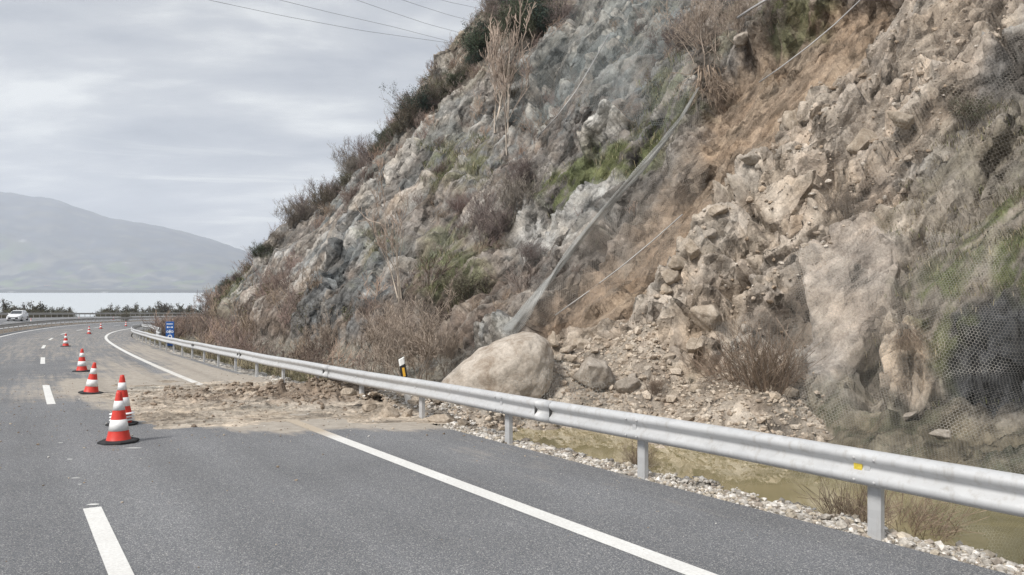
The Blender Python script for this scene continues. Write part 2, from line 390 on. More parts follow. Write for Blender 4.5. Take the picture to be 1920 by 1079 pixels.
K = lay(K, thicket*.85, C(.17, .135, .112)); K = lay(K, upveg*.8, C(.17, .148, .115))
K = lay(K, bluenet*.45, C(.22, .25, .245)); K = lay(K, bluerock*.6*(1-sstep(.2, .6, n2)), C(.155, .175, .185))
K = lay(K, rubble, C(.43, .362, .298)); K = lay(K, rubble*sstep(-.1, .7, n1)*.5, C(.37, .31, .26))
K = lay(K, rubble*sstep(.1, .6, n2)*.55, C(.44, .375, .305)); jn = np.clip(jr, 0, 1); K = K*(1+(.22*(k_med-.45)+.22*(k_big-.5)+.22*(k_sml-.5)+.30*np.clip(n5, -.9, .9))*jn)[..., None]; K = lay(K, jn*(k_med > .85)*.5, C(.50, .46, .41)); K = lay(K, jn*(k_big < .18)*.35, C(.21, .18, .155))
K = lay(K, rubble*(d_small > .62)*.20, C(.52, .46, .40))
K = lay(K, rubble*sstep(.52, .6, lump)*sstep(.02, .22, lc)*.5, C(.47, .40, .325))
K = lay(K, scar, C(.29, .222, .165)); K = lay(K, scar*sstep(-.1, .7, n4)*.6, C(.38, .30, .225)); K = lay(K, scar*sstep(.1, .6, -n4)*.5, C(.20, .15, .112))
K = lay(K, rightv*.85*(1-scar), C(.34, .30, .25)); K = lay(K, rightv*sstep(-.1, .6, n2)*.6, C(.46, .41, .355)); K = lay(K, rightv*sstep(.0, .5, n3-n2)*.35, C(.13, .12, .075))
K = lay(K, slab, C(.43, .375, .325)); K = lay(K, slab*sstep(0, .5, n3)*.4, C(.34, .285, .24)); K = lay(K, slab2, C(.48, .40, .32))
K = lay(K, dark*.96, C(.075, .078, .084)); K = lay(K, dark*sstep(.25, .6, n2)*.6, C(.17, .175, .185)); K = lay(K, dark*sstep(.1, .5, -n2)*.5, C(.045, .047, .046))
K = lay(K, grass*sstep(-.6, .1, n3+n2), C(.145, .158, .080)); K = lay(K, moss*sstep(-.4, .4, n3+n2)*.9, C(.135, .15, .075))
K = lay(K, pale, C(.48, .465, .44)); K = lay(K, pale*sstep(0, .6, n3), C(.40, .39, .37))
gv = verge*(1-debris)
K = lay(K, gv, C(.36, .335, .30)); K = lay(K, gv*(vr > .7)*.6, C(.55, .53, .49)); K = lay(K, gv*(vr < .25)*.5, C(.20, .18, .155))
K = lay(K, gv*sstep(1.7, 2.6, V)*pool, C(.20, .175, .13)); K = lay(K, gv*sstep(1.7, 2.6, V)*pool*sstep(-.1, .4, n3+n2), C(.125, .12, .085))
wetm = sstep(.03, -.06, Zh-(-.83))*pool*verge
K = lay(K, wetm, C(.20, .185, .115)); K = lay(K, gv*sstep(.8, 2.0, V)*(1-pool)*.55, C(.16, .14, .10))
dn = fbm(Xh*1.6, Yh*1.6, 95, 5); dn2 = fbm(Xh*.5, Yh*.5, 96, 3)
K = lay(K, debris, C(.41, .358, .30)); K = lay(K, debris*sstep(0, .5, dn)*.7, C(.47, .415, .35)); K = lay(K, debris*sstep(.0, .5, -dn)*.6, C(.28, .225, .178)); K = lay(K, debris*sstep(0, .5, dn2)*.4, C(.30, .25, .20))
K = K*(.90+.16*np.clip(finer, -1, 1)+.14*np.clip(n3, -1, 1))[..., None]
nS, nV = S.shape
jv = int(np.argmin(abs(vv-1.5)))
HV = np.stack([Xh, Yh, Zh], -1); UVH = np.stack([Qq, V], -1)
# ------------------------------------------------------------------ materials
def mat_hill(name, k=1.0):
    M = Mat(name); c = M.attr(); p = M.gpos(); uvv = M.n('UVMap').outputs[0]
    st = M.n('Mapping', i_Scale=(1.0, .30, 1.0)); M.put(st.inputs[0], uvv); st = st.outputs[0]
    a = M.noise(p, 1.7, 8, .68, .1); b = M.noise(st, 5.0, 9, .72, 0); g = M.noise(p, 22, 6, .7)
    f = M.math('ADD', M.rng(a, .32, .68, .66, 1.34), M.rng(b, .35, .65, -.18, .18)); f = M.math('ADD', f, M.rng(g, .3, .7, -.22, .22))
    cc = M.mix(1.0, c, M.n('CombineColor', x0=f, x1=f, x2=f).outputs[0], 'MULTIPLY')
    pw = M.vmath('ADD', p, M.scale(M.vmath('SUBTRACT', M.n('TexNoise', i_Scale=1.1, i_Detail=3.0, i_Vector=p).outputs['Color'], (.5, .5, .5)), (.35, .35, .35)))
    q2 = M.n('CombineXYZ', x0=M.math('MULTIPLY', M.vmath('DOT_PRODUCT', pw, (.55, .20, .81)), .40), x1=M.vmath('DOT_PRODUCT', pw, (.83, -.25, -.50)), x2=M.vmath('DOT_PRODUCT', pw, (.10, .95, -.30))).outputs[0]
    cells = []; planes = []
    for s_ in (1.3, 3.2, 8.0):
        vo = M.n('TexVoronoi', feature='F1', i_Scale=s_); M.put(vo.inputs['Vector'], q2); cells.append(M.n('SeparateColor', x0=vo.outputs['Color']).outputs)
        planes.append(M.vmath('DOT_PRODUCT', M.vmath('SUBTRACT', vo.outputs['Color'], (.5, .5, .5)), M.vmath('SUBTRACT', q2, vo.outputs['Position'])))
    tint = M.math('ADD', M.math('MULTIPLY', M.math('SUBTRACT', cells[0][1], .5), .26), M.math('MULTIPLY', M.math('SUBTRACT', cells[1][1], .5), .30)); tint = M.math('ADD', M.math('ADD', tint, M.math('MULTIPLY', M.math('SUBTRACT', cells[2][1], .5), .20)), 1.0)
    cc = M.mix(1.0, cc, M.n('CombineColor', x0=tint, x1=tint, x2=tint).outputs[0], 'MULTIPLY')
    warm = M.mix(M.rng(M.noise(p, .8, 5, .6), .45, .75), (1, 1, 1), (1.05, .98, .90)); cc = M.mix(1.0, cc, warm, 'MULTIPLY')
    cool = M.mix(M.rng(M.noise(p, .45, 5, .6), .5, .75), (1, 1, 1), (.90, .98, 1.05)); cc = M.mix(1.0, cc, cool, 'MULTIPLY')
    h = M.math('ADD', M.math('MULTIPLY', a, .9), M.math('MULTIPLY', b, .3)); h = M.math('ADD', h, M.math('MULTIPLY', g, .22))
    h = M.math('ADD', h, M.math('MULTIPLY', M.noise(p, 7, 5, .75, .2), .45)); h = M.math('ADD', h, M.math('MULTIPLY', cells[0][0], 1.0)); h = M.math('ADD', h, M.math('MULTIPLY', cells[1][0], .6)); h = M.math('ADD', h, M.math('MULTIPLY', planes[0], 11.0)); h = M.math('ADD', h, M.math('MULTIPLY', planes[1], 10.0)); h = M.math('ADD', h, M.math('MULTIPLY', planes[2], 7.0)); h = M.math('ADD', h, M.math('MULTIPLY', cells[2][0], .35))
    return M.done(M.bsdf(cc, .95, 0, .15, M.bump(h, 1.0*k, .11)))
def mat_net(name, c, cell=.09, wire=.07, rough=.55, solid=0.0, coat=.6):
    """hexagonal wire netting: the holes are holes"""
    M = Mat(name); uvv = M.n('UVMap').outputs[0]
    q = M.vmath('ADD', uvv, M.scale(M.vmath('SUBTRACT', M.n('TexNoise', i_Scale=1.2, i_Detail=3.0).outputs['Color'], (.5, .5, .5)), (.10, .10, 0)))
    p = M.scale(q, (1/cell, 1/cell, 0)); s = (1.0, 1.7320508, 1.0); hs = (.5, .8660254, .5)
    a = M.vmath('SUBTRACT', M.vmath('MODULO', M.vmath('ADD', p, (4000, 6928.2032, 0)), s), hs)
    b = M.vmath('SUBTRACT', M.vmath('MODULO', M.vmath('ADD', p, (4000.5, 6929.0692254, 0)), s), hs)
    def hd(g):
        g = M.vmath('ABSOLUTE', g); x = M.n('SeparateXYZ', x0=g)
        return M.math('MAXIMUM', M.math('ADD', M.math('MULTIPLY', x.outputs[0], .5), M.math('MULTIPLY', x.outputs[1], .8660254)), x.outputs[0])
    d = M.math('MINIMUM', hd(a), hd(b)); w = M.math('GREATER_THAN', d, .5-wire)
    if solid: w = M.math('MAXIMUM', w, M.math('GREATER_THAN', M.noise(M.scale(uvv, (30, 4, 1)), 1.0, 5, .7), 1-solid))
    k = M.mix(M.rng(M.noise(uvv, .8, 4), .4, .65), tuple(x*.8 for x in c), tuple(min(1, x*1.2) for x in c))
    sh = M.bsdf(k, rough, coat, .5); tr = M.n('BsdfTransparent')
    mx = M.n('MixShader'); M.put(mx.inputs[0], w); M.put(mx.inputs[1], tr); M.put(mx.inputs[2], sh)
    return M.done(mx.outputs[0])
def mat_asphalt():
    M = Mat('asphalt'); uvv = M.n('UVMap').outputs[0]; p = M.gpos(); at_ = M.n('Attribute', attribute_name='Col').outputs['Color']
    sp = M.n('SeparateColor', x0=at_); dust, track = sp.outputs[0], sp.outputs[1]
    g = M.noise(p, 95, 3, .8); g2 = M.voro(p, 130, 'F1', 'Color'); big = M.noise(p, .35, 5, .6)
    lane = M.noise(M.scale(uvv, (.05, 1.3, 1)), 1.0, 4, .5)
    base = M.ramp(g, [(.32, (.066, .069, .074)), (.5, (.133, .137, .146)), (.68, (.29, .292, .30))])
    base = M.mix(M.rng(M.n('SeparateColor', x0=g2).outputs[0], .80, .97), base, (.40, .39, .375))
    base = M.mix(1.0, base, M.ramp(big, [(.3, .86), (.7, 1.12)]), 'MULTIPLY'); base = M.mix(1.0, base, M.ramp(lane, [(.3, .88), (.7, 1.10)]), 'MULTIPLY')
    strk = M.noise(M.scale(uvv, (.22, 6.0, 1)), 1.0, 6, .62); blot = M.noise(p, 1.6, 7, .65); fineb = M.noise(p, 14, 5, .7)
    m = M.math('ADD', M.math('MULTIPLY', dust, 1.7), M.rng(strk, .3, .7, -.55, .30)); m = M.math('ADD', m, M.rng(blot, .35, .65, -.30, .25)); m = M.math('ADD', m, M.rng(fineb, .3, .7, -.12, .12))
    m = M.math('MULTIPLY', M.rng(m, .12, 1.0), M.math('MINIMUM', M.math('MULTIPLY', dust, 8.0), 1.0), clamp=True)
    tan = M.ramp(M.noise(p, 6, 6, .7), [(.3, (.30, .26, .215)), (.7, (.47, .42, .355))])
    c = M.mix(M.math('MULTIPLY', m, .88), base, tan)
    c = M.mix(M.math('MULTIPLY', track, .5), c, (.10, .085, .07))
    sh = M.bsdf(c, M.rng(g, .3, .7, .75, .95), 0, .35, M.bump(M.math('ADD', g, M.math('MULTIPLY', fineb, m)), .45, .008))
    return M.done(sh)
def mat_paint():
    M = Mat('road_paint'); p = M.gpos(); uvv = M.n('UVMap').outputs[0]
    w = M.math('ADD', M.noise(p, 40, 4, .8), M.math('MULTIPLY', M.noise(p, 2.0, 4), .35))
    dirt = M.attr(); c = M.mix(M.rng(w, .42, .78), (.80, .80, .775), (.62, .61, .585)); c = M.mix(M.rng(M.noise(p, 70, 3, .8), .66, .76), c, (.33, .32, .31))
    d = M.math('ADD', M.math('MULTIPLY', M.n('SeparateColor', x0=dirt).outputs[0], 1.5), M.rng(M.noise(p, 3.5, 6, .7), .3, .7, -.5, .2), clamp=True)
    c = M.mix(d, c, (.43, .365, .285))
    return M.done(M.bsdf(c, .75, 0, .3, M.bump(w, .3, .004)))
def mat_galv(name, c=(.50, .505, .51), dirt=.5):
    M = Mat(name); p = M.pos(); a = M.voro(M.scale(p, (1, 1, 2.5)), 9, 'F1', 'Color'); n = M.noise(p, 3.0, 6, .65); f = M.noise(M.scale(p, (5, 5, .9)), 3.0, 6, .7)
    k = M.mix(M.rng(n, .3, .75), tuple(x*.94 for x in c), tuple(x*1.05 for x in c)); k = M.mix(.05, k, M.n('RGBToBW', x0=a))
    k = M.mix(M.math('MULTIPLY', M.rng(f, .52, .75), dirt), k, (.27, .235, .19)); z = M.n('SeparateXYZ', x0=p).outputs[2]
    return M.done(M.bsdf(k, M.rng(n, .3, .7, .42, .62), .15, .5, M.bump(M.noise(p, 1.4, 3), .10, .01)))
def mat_rock(name, a, b, c, bs=.5, scl=1.0):
    M = Mat(name); p = M.pos(); n = M.noise(p, 2.2*scl, 8, .65, .5); f = M.noise(p, 14*scl, 7, .72); g = M.noise(p, 60*scl, 4, .7)
    k = M.ramp(n, [(.32, a), (.52, b), (.70, c)]); s = M.math('ADD', M.rng(f, .3, .7, .76, 1.2), M.rng(g, .3, .7, -.12, .12))
    k = M.mix(1.0, k, M.n('CombineColor', x0=s, x1=s, x2=s).outputs[0], 'MULTIPLY')
    h = M.math('ADD', M.math('ADD', n, M.math('MULTIPLY', f, .35)), M.math('MULTIPLY', g, .08))
    return M.done(M.bsdf(k, .92, 0, .2, M.bump(h, bs, .12)))
def mat_col(name, rough=.85, var=.25, sc=3.0, trans=0.0):
    M = Mat(name); c = M.attr(); f = M.noise(M.gpos(), sc, 4); k = M.rng(f, .3, .7, 1-var, 1+var)
    cc = M.mix(1.0, c, M.n('CombineColor', x0=k, x1=k, x2=k).outputs[0], 'MULTIPLY')
    return M.done(M.bsdf(cc, rough, 0, .2))
MT = {}
MT['hill'] = mat_hill('slope_ground'); MT['gravel'] = mat_hill('verge_gravel', .6)
MT['asphalt'] = mat_asphalt(); MT['paint'] = mat_paint()
MT['galv'] = mat_galv('galvanised_steel'); MT['galv_old'] = mat_galv('weathered_steel', (.40, .39, .37), .7)
MT['net'] = mat_net('wire_netting', (.32, .31, .285), .052, .024); MT['net_fine'] = mat_net('thin_wire_netting', (.30, .275, .24), .070, .016); MT['net_green'] = mat_net('green_coated_netting', (.23, .255, .25), .075, .028, coat=.1)
MT['net_brown'] = mat_net('muddy_netting', (.33, .29, .245), .060, .028, coat=.2)
MT['net_roll'] = mat_net('bunched_netting', (.43, .43, .41), .05, .10, solid=.34, coat=.1)
MT['boulder'] = mat_rock('tan_granite', (.27, .215, .165), (.47, .415, .355), (.56, .50, .435), .6)
MT['rock_tan'] = mat_rock('tan_rock', (.28, .225, .17), (.42, .355, .285), (.55, .48, .40), .6, 1.6)
MT['rock_grey'] = mat_rock('grey_rock', (.28, .24, .20), (.38, .335, .285), (.46, .415, .365), .6, 1.6)
MT['twig'] = mat_col('bare_twigs'); MT['leaf'] = mat_col('leaves', .7); MT['blade'] = mat_col('grass_blades', .8)
MT['stone'] = mat_col('loose_stones', .95, .35, 30)
# ------------------------------------------------------------------ hill meshes
def sub_mesh(name, i0, i1, j0, j1, mat):
    n, m = i1-i0, j1-j0
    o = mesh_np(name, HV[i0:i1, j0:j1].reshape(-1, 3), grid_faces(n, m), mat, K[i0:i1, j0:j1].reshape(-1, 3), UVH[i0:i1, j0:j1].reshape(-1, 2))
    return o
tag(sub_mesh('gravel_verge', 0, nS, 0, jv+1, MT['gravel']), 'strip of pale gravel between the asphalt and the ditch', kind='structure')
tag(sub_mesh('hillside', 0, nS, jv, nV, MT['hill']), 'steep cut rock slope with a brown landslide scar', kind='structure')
PXh, PYh = proj(Xh, Yh, Zh); PXh = np.where(Yh < 1, -9e3, PXh)
def hit(px, py, r=7):
    """grid index of the nearest hillside point seen at a place of the photograph"""
    d = (PXh-px)**2+(PYh-py)**2; m = d < r*r
    if not m.any(): return np.unravel_index(int(np.argmin(d)), d.shape)
    return np.unravel_index(int(np.argmin(np.where(m, Yh, 1e9))), d.shape)
def hp(px, py): i = hit(px, py); return Vector(HV[i])
def near(x, y):                                        # ground height of the hill sheet below a plan point
    d = (Xh-x)**2+(Yh-y)**2; i = np.unravel_index(int(np.argmin(d)), d.shape); return float(Zh[i])
# ------------------------------------------------------------------ road sheets
def strip(name, s, o, mat, dz=0.0, cols=None, kind='structure', label=None, ends=None):
    SS, OO = np.meshgrid(s, o, indexing='ij'); x, y, z = road(SS, OO, dz)
    c = cols(SS, OO, x, y) if cols else None
    ob = mesh_np(name, np.stack([x, y, z], -1).reshape(-1, 3), grid_faces(len(s), len(o))[:, ::-1], mat, None if c is None else c.reshape(-1, 3), np.stack([SS, OO], -1).reshape(-1, 2))
    return tag(ob, label, kind=kind)
sroad = np.concatenate([np.arange(-50, 4, 1.0), np.arange(4, 60, .16), np.arange(60, 130, .7), np.arange(130, 330, 2.5)])
PMX, PMY = None, None
def dustf(SS, OO, x, y):
    px, py = proj(x, y, np.interp(SS, _S, _Z)); px = np.where(y < 1, -9e3, px)
    w = .6*fbm(SS*.5, OO*1.2, 201, 4)
    d = 1.1*sstep(-5, 22, poly_sd(px+22*w, py+7*fbm(SS*.8, OO*.8, 207, 4), [(95, 738), (110, 712), (200, 700), (500, 690), (830, 740), (930, 795), (780, 808), (700, 808), (560, 822), (400, 812), (250, 800), (170, 772)]))
    right = sstep(-.8, .9, OO+w*.35)*(1-sstep(1.55, 1.9, OO+.2*w))*sstep(17, 20, SS)*(1-sstep(48, 75, SS))*.95*(1-.35*sstep(24, 40, SS))
    mid = sstep(-3.6, -1.2, OO+w)*(1-sstep(-.7, -.2, OO))*sstep(18, 22, SS)*(1-sstep(28, 52, SS))*.62
    lft = sstep(-5.0, -3.8, OO+w*.3)*(1-sstep(-3.4, -2.2, OO))*sstep(20, 23, SS)*(1-sstep(24, 34, SS))*.42
    far = .28*sstep(30, 45, SS)*(1-sstep(90, 150, SS))*sstep(-7, -5, OO)
    neard = .10*sstep(5, 10, SS)*(1-sstep(12, 14, SS))*sstep(-.5, 1.8, OO)
    dust = np.clip(np.maximum.reduce([d, right, mid, lft, far, neard]), 0, 1.2)
    trk = 0*SS
    for a0, a1 in ((-2.4, .55), (-.9, .9), (.55, 1.1)):
        oc = a0+(SS-18)*.02; trk = np.maximum(trk, np.exp(-((OO-oc)/.10)**2)*sstep(17, 22, SS)*(1-sstep(34, 50, SS))*.5)
    return np.stack([dust, trk, 0*dust], -1)
road_o = np.array(sorted(set([-8.05]+list(np.arange(-7.9, 1.9, .14))+[1.93])))
strip('road', sroad, road_o, MT['asphalt'], 0, dustf, label='grey asphalt carriageway bending right, dusted with tan mud')
strip('median_strip', sroad[::2], [-9.9, -9.3, -8.7, -8.05], MT['gravel'], -.02, lambda s, o, x, y: np.zeros(s.shape+(3,))+C(.20, .17, .14)*(1+.3*fbm(s, o*3, 5, 3))[..., None], label='narrow gravel median between the carriageways')
strip('opposite_road', sroad[::2], np.linspace(-20.3, -9.9, 12), MT['asphalt'], 0, lambda s, o, x, y: np.zeros(s.shape+(3,)), label='asphalt carriageway for oncoming traffic')
# painted lines
def dline(s, o, x, y):
    d = sstep(13.4, 15.2, s)*(1-sstep(22.3, 23.6, s)); d = d*1.1+.25*sstep(23, 24, s)*(1-sstep(30, 50, s)); return np.stack([d, d, d], -1)
def marking(name, s0, s1, o, w, label, dirt=None, step=.25, wob=0.0):
    s = np.linspace(s0, s1, max(2, int((s1-s0)/step)+1))
    return strip(name, s, [o-w/2, o+w/2], MT['paint'], .004, dirt or (lambda s, o, x, y: np.zeros(s.shape+(3,))), label=label)
marking('edge_line_marking', -50, 300, 0, .20, 'solid white line along the right shoulder', dline, .3)
marking('left_edge_line_marking', -50, 300, -7.2, .20, 'solid white line beside the median guardrail', None, .5)
marking('opposite_edge_line_marking', -50, 300, -10.5, .18, 'white line on the far side of the median', None, .8)
marking('outer_edge_line_marking', -50, 300, -18.4, .18, 'white line along the outer edge of the far carriageway', None, .8)
for k in range(-2, 14):
    a = 11.0-5.0+k*14.75
    marking('lane_dash_marking', a+(.12 if k < 4 else 0), a+5.05, -3.50 if k < 3 else -3.62, .155, None, None, .5)
for k in range(0, 14):
    a = 40+k*14.75; marking('opposite_lane_dash_marking', a, a+4.95, -14.4, .155, None, None, .8)
# small spots left by survey paint and tape near the dash
spots = MB()
for px, py, w, d in ((173, 947, .10, .03), (132, 862, .07, .02), (143, 897, .09, .02), (148, 909, .03, .02), (250, 841, .20, .03), (114, 831, .06, .02)):
    s0, o0 = road_at(px, py); c = rp(s0, o0, .004); n = 9
    spots.add([(c.x+w*.6*math.cos(2*math.pi*i/n)*(1+.2*math.sin(i*3)), c.y+d*math.sin(2*math.pi*i/n)*1.1, c.z-.036*d*math.sin(2*math.pi*i/n)*1.1+.001) for i in range(n)], [tuple(range(n))])
o = spots.build('paint_spot_marking', simple('chalk_white', (.6, .6, .58))); tag(o, 'small pale paint spots on the asphalt', kind='structure')
# ------------------------------------------------------------------ mud and soil washed over the lane
gs = np.arange(12.0, 26.0, .036); go = np.arange(-5.8, 2.5, .036)
GS, GO = np.meshgrid(gs, go, indexing='ij'); gx, gy, gz = road(GS, GO)
gpx, gpy = proj(gx, gy, gz)
wob = 10*fbm(GS*.9, GO*.9, 301, 5)
wobx = 22*fbm(GS*.7, GO*.7, 302, 4)
msd = poly_sd(gpx+wobx, gpy+wob, [(185, 742), (215, 728), (300, 722), (420, 716), (560, 720), (700, 722), (960, 760), (900, 796), (780, 794), (660, 790), (560, 782), (500, 786), (430, 800), (300, 801), (236, 790), (225, 762)])
mm = sstep(-6, 15, msd)
thick = sstep(0, 30, poly_sd(gpx+wobx, gpy+wob, [(205, 740), (300, 726), (450, 722), (640, 716), (760, 730), (900, 765), (830, 782), (700, 776), (560, 772), (430, 770), (300, 772), (235, 765)]))
thick *= .6+1.1*sstep(-2.8, 1.8, GO)
rut = ridged(GO*.9+.2*fbm(GS, GO, 305, 3), GS*.12, 306, 2)
fa = facets(GS*7+.3*perlin(GS*3, GO*3, 1), GO*7, 311, 1.0); fb = facets(GS*3.2, GO*3.2, 312, .9)
cl = sstep(.0, .55, fbm(GS*1.4, GO*1.4, 313, 5))
hgt = mm*(.008+.013*fbm(GS*5, GO*5, 314, 4))+thick*(.035+.055*cl+.02*sstep(.5, .9, fb[0])*sstep(.02, .2, fb[1])+.022*fa[0]*cl+.035*rut)+mm*sstep(.90, .98, fa[0])*.025+thick*sstep(-1.5, 1.9, GO)*(.06*cl+.045*fb[0])+thick*.012*fbm(GS*14, GO*14, 317, 3)
hgt = np.where(hgt > 0, hgt, 0)*sstep(.02, .25, mm)-.012*(1-sstep(.0, .25, mm))
kn = fbm(GS*1.2, GO*1.2, 321, 5); kf = fbm(GS*9, GO*9, 322, 3)
kc = np.zeros(GS.shape+(3,))+C(.39, .338, .278); bandb = sstep(.2, .9, thick)*sstep(-.35, .3, .6*fbm(GS*.9, GO*.35, 325, 5)+.4*kn+.12)
kc = lay(kc, bandb*.92, C(.245, .198, .158)); kc = lay(kc, cl*thick*.7, C(.185, .145, .112)); kc = kc*(1+.25*np.clip(kf, -1, 1))[..., None]
keep = (mm > .04)
fc = grid_faces(*GS.shape); kr = keep.ravel(); fc = fc[kr[fc].all(1)]
ids = np.unique(fc); mp = np.full(kr.size, -1); mp[ids] = np.arange(len(ids))
mud = mesh_np('mud', np.stack([gx, gy, gz+hgt], -1).reshape(-1, 3)[ids], mp[fc][:, ::-1], MT['gravel'], kc.reshape(-1, 3)[ids], np.stack([GS, GO], -1).reshape(-1, 2)[ids])
tag(mud, 'brown mud and soil spread over the right lane and shoulder', kind='stuff')
# ------------------------------------------------------------------ pool in the ditch
M = Mat('muddy_water'); p = M.gpos()
k = M.ramp(M.noise(M.scale(p, (.6, 1.2, 1)), .55, 3, .5, .5), [(.32, (.175, .158, .092)), (.5, (.262, .228, .125)), (.66, (.34, .29, .165))])
MT['pool'] = M.done(M.bsdf(k, .02, 0, .6, M.bump(M.noise(p, 2.2, 2), .05, .01), Coat_Weight=.6, Coat_Roughness=.02))
ps = np.arange(-14, 20.5, .4); pl = []; 
PS, PO = np.meshgrid(ps, np.arange(2.3, 9.4, .3), indexing='ij'); x, y, z = road(PS, PO)
tag(mesh_np('ditch_water', np.stack([x, y, 0*z-.845], -1).reshape(-1, 3), grid_faces(*PS.shape)[:, ::-1], MT['pool'], uv=np.stack([PS, PO], -1).reshape(-1, 2)), 'murky green brown water standing in the ditch', kind='structure')
# ------------------------------------------------------------------ loose stones: gravel on the verge, rubble on the fans and clods on the mud
ico = [(0, 0, 1), (.894, 0, .447), (.276, .851, .447), (-.724, .526, .447), (-.724, -.526, .447), (.276, -.851, .447), (.724, .526, -.447), (-.276, .851, -.447), (-.894, 0, -.447), (-.276, -.851, -.447), (.724, -.526, -.447), (0, 0, -1)]
icf = np.array([(0, 1, 2), (0, 2, 3), (0, 3, 4), (0, 4, 5), (0, 5, 1), (1, 6, 2), (2, 7, 3), (3, 8, 4), (4, 9, 5), (5, 10, 1), (6, 7, 2), (7, 8, 3), (8, 9, 4), (9, 10, 5), (10, 6, 1), (11, 7, 6), (11, 8, 7), (11, 9, 8), (11, 10, 9), (11, 6, 10)])
def stones(name, P, size, palette, label, seed, flat=.65):
    r = np.random.default_rng(seed); n = len(P); B = np.array(ico)
    V = B[None]*(1+r.uniform(-.32, .32, (n, 12, 1))); V = V*np.stack([r.uniform(.7, 1.3, n), r.uniform(.7, 1.2, n), r.uniform(.45, .9, n)*flat/.65], -1)[:, None, :]
    a = r.uniform(0, 6.28, n); ca, sa = np.cos(a), np.sin(a)
    X = V[..., 0]*ca[:, None]-V[..., 1]*sa[:, None]; Y = V[..., 0]*sa[:, None]+V[..., 1]*ca[:, None]
    V = np.stack([X, Y, V[..., 2]], -1)*np.asarray(size)[:, None, None]+np.asarray(P)[:, None, :]
    Fa = icf[None]+(np.arange(n)*12)[:, None, None]; pal = np.array(palette)[r.integers(0, len(palette), n)]*r.uniform(.75, 1.2, (n, 1))
    return tag(mesh_np(name, V.reshape(-1, 3), Fa.reshape(-1, 3), MT['stone'], np.repeat(pal, 12, 0), smooth=False), label, kind='stuff')
R = np.random.default_rng(5)
def pick(mask, n, seed):                               # n grid points of the hill sheet where mask is high, evenly by area on the picture
    r = np.random.default_rng(seed); w = np.where((mask > .3), 1.0, 0.0)
    a = np.gradient(ss)[:, None]*np.gradient(vv)[None, :]; w = (w*a).ravel(); w /= w.sum()
    return np.unravel_index(r.choice(w.size, n, p=w), mask.shape)
gm = (V > .04)*(V < 1.05)*(S > 3)*(S < 75)*(Zh > -.86)*(1-.7*debris)
i = pick(gm*(S < 32), 16000, 1); i2 = pick(gm, 12000, 2); i = (np.concatenate([i[0], i2[0]]), np.concatenate([i[1], i2[1]]))
sz = R.lognormal(-4.15, .5, len(i[0])); sz = np.clip(sz, .007, .06)
stones('gravel', HV[i]+np.stack([R.normal(0, .03, len(sz)), R.normal(0, .03, len(sz)), .25*sz], -1), sz, [(.50, .47, .43), (.38, .35, .31), (.60, .57, .53), (.30, .26, .22), (.42, .37, .30)], 'pale gravel stones along the edge of the asphalt', 3)
i = pick(debris*(S > 5)*(S < 30), 15000, 4); sz = np.clip(R.lognormal(-3.9, .65, 15000), .010, .16)
stones('rubble', HV[i]+np.stack([0*sz, 0*sz, .15*sz], -1), sz, [(.44, .375, .305), (.40, .335, .265), (.34, .275, .215), (.47, .41, .34)], 'tan rubble strewn over the debris fan', 6)
i = pick((rubble > .6)*(1-debris)*(U > .5)*(U < 30)*(S < 60), 1500, 5); sz = np.clip(R.lognormal(-3.6, .6, 1500), .02, .12)
stones('slope_rubble', HV[i]+np.stack([0*sz, 0*sz, .1*sz], -1), sz, [(.44, .37, .30), (.36, .30, .24), (.30, .235, .175), (.50, .45, .39)], 'broken tan stones lying on the upper slope', 7)
w = (mm.ravel()*(.15+thick.ravel()*(.3+cl.ravel()))); w /= w.sum(); i = R.choice(w.size, 5200, p=w); sz = np.clip(R.lognormal(-4.7, .6, len(i)), .004, .05)
PP = np.stack([gx, gy, gz+np.maximum(hgt, 0)], -1).reshape(-1, 3)[i]; PP[:, 2] += .2*sz
stones('clods', PP, sz, [(.34, .285, .23), (.26, .205, .16), (.19, .145, .11), (.40, .35, .29)], 'clods of earth and small stones on the mud', 8)
w2 = (mm.ravel()*thick.ravel()*cl.ravel()*(1+2*sstep(-2, 1.8, GO).ravel())); w2 /= w2.sum(); i = R.choice(w2.size, 420, p=w2); sz = R.uniform(.02, .065, 420)
PP = np.stack([gx, gy, gz+np.maximum(hgt, 0)], -1).reshape(-1, 3)[i]; PP[:, 2] += .25*sz
stones('earth_lumps', PP, sz, [(.25, .195, .15), (.18, .14, .105), (.30, .245, .19)], 'dark lumps of wet earth in the mud', 18)
oi = R.uniform(size=(900, 2)); so2 = 13.5+oi[:, 0]*12; oo2 = -6.2+oi[:, 1]*8; xx, yy, zz2 = road(so2, oo2, .006)
stones('scattered_grit', np.stack([xx, yy, zz2], -1), np.clip(R.lognormal(-5.0, .5, 900), .003, .016), [(.30, .25, .195), (.22, .175, .135), (.42, .37, .30)], 'crumbs of mud and grit around the mud on the asphalt', 19)
# a few stray bits on clean asphalt
P2 = []; z2 = []
for k in range(420):
    s0 = random.uniform(6, 30); o0 = random.choice([random.gauss(1.2, .6), random.uniform(-6, 1.8), random.gauss(-3.5, 1)]); 
    if o0 > 1.85: continue
    r_ = random.choice([.006, .009, .013, .02]) if s0 > 11 else random.choice([.005, .007]); P2.append(rp(s0, o0, r_*.4)); z2.append(r_)
stones('grit', np.array(P2), np.array(z2), [(.45, .38, .30), (.25, .2, .15), (.5, .48, .45)], 'stray grit on the asphalt', 9)
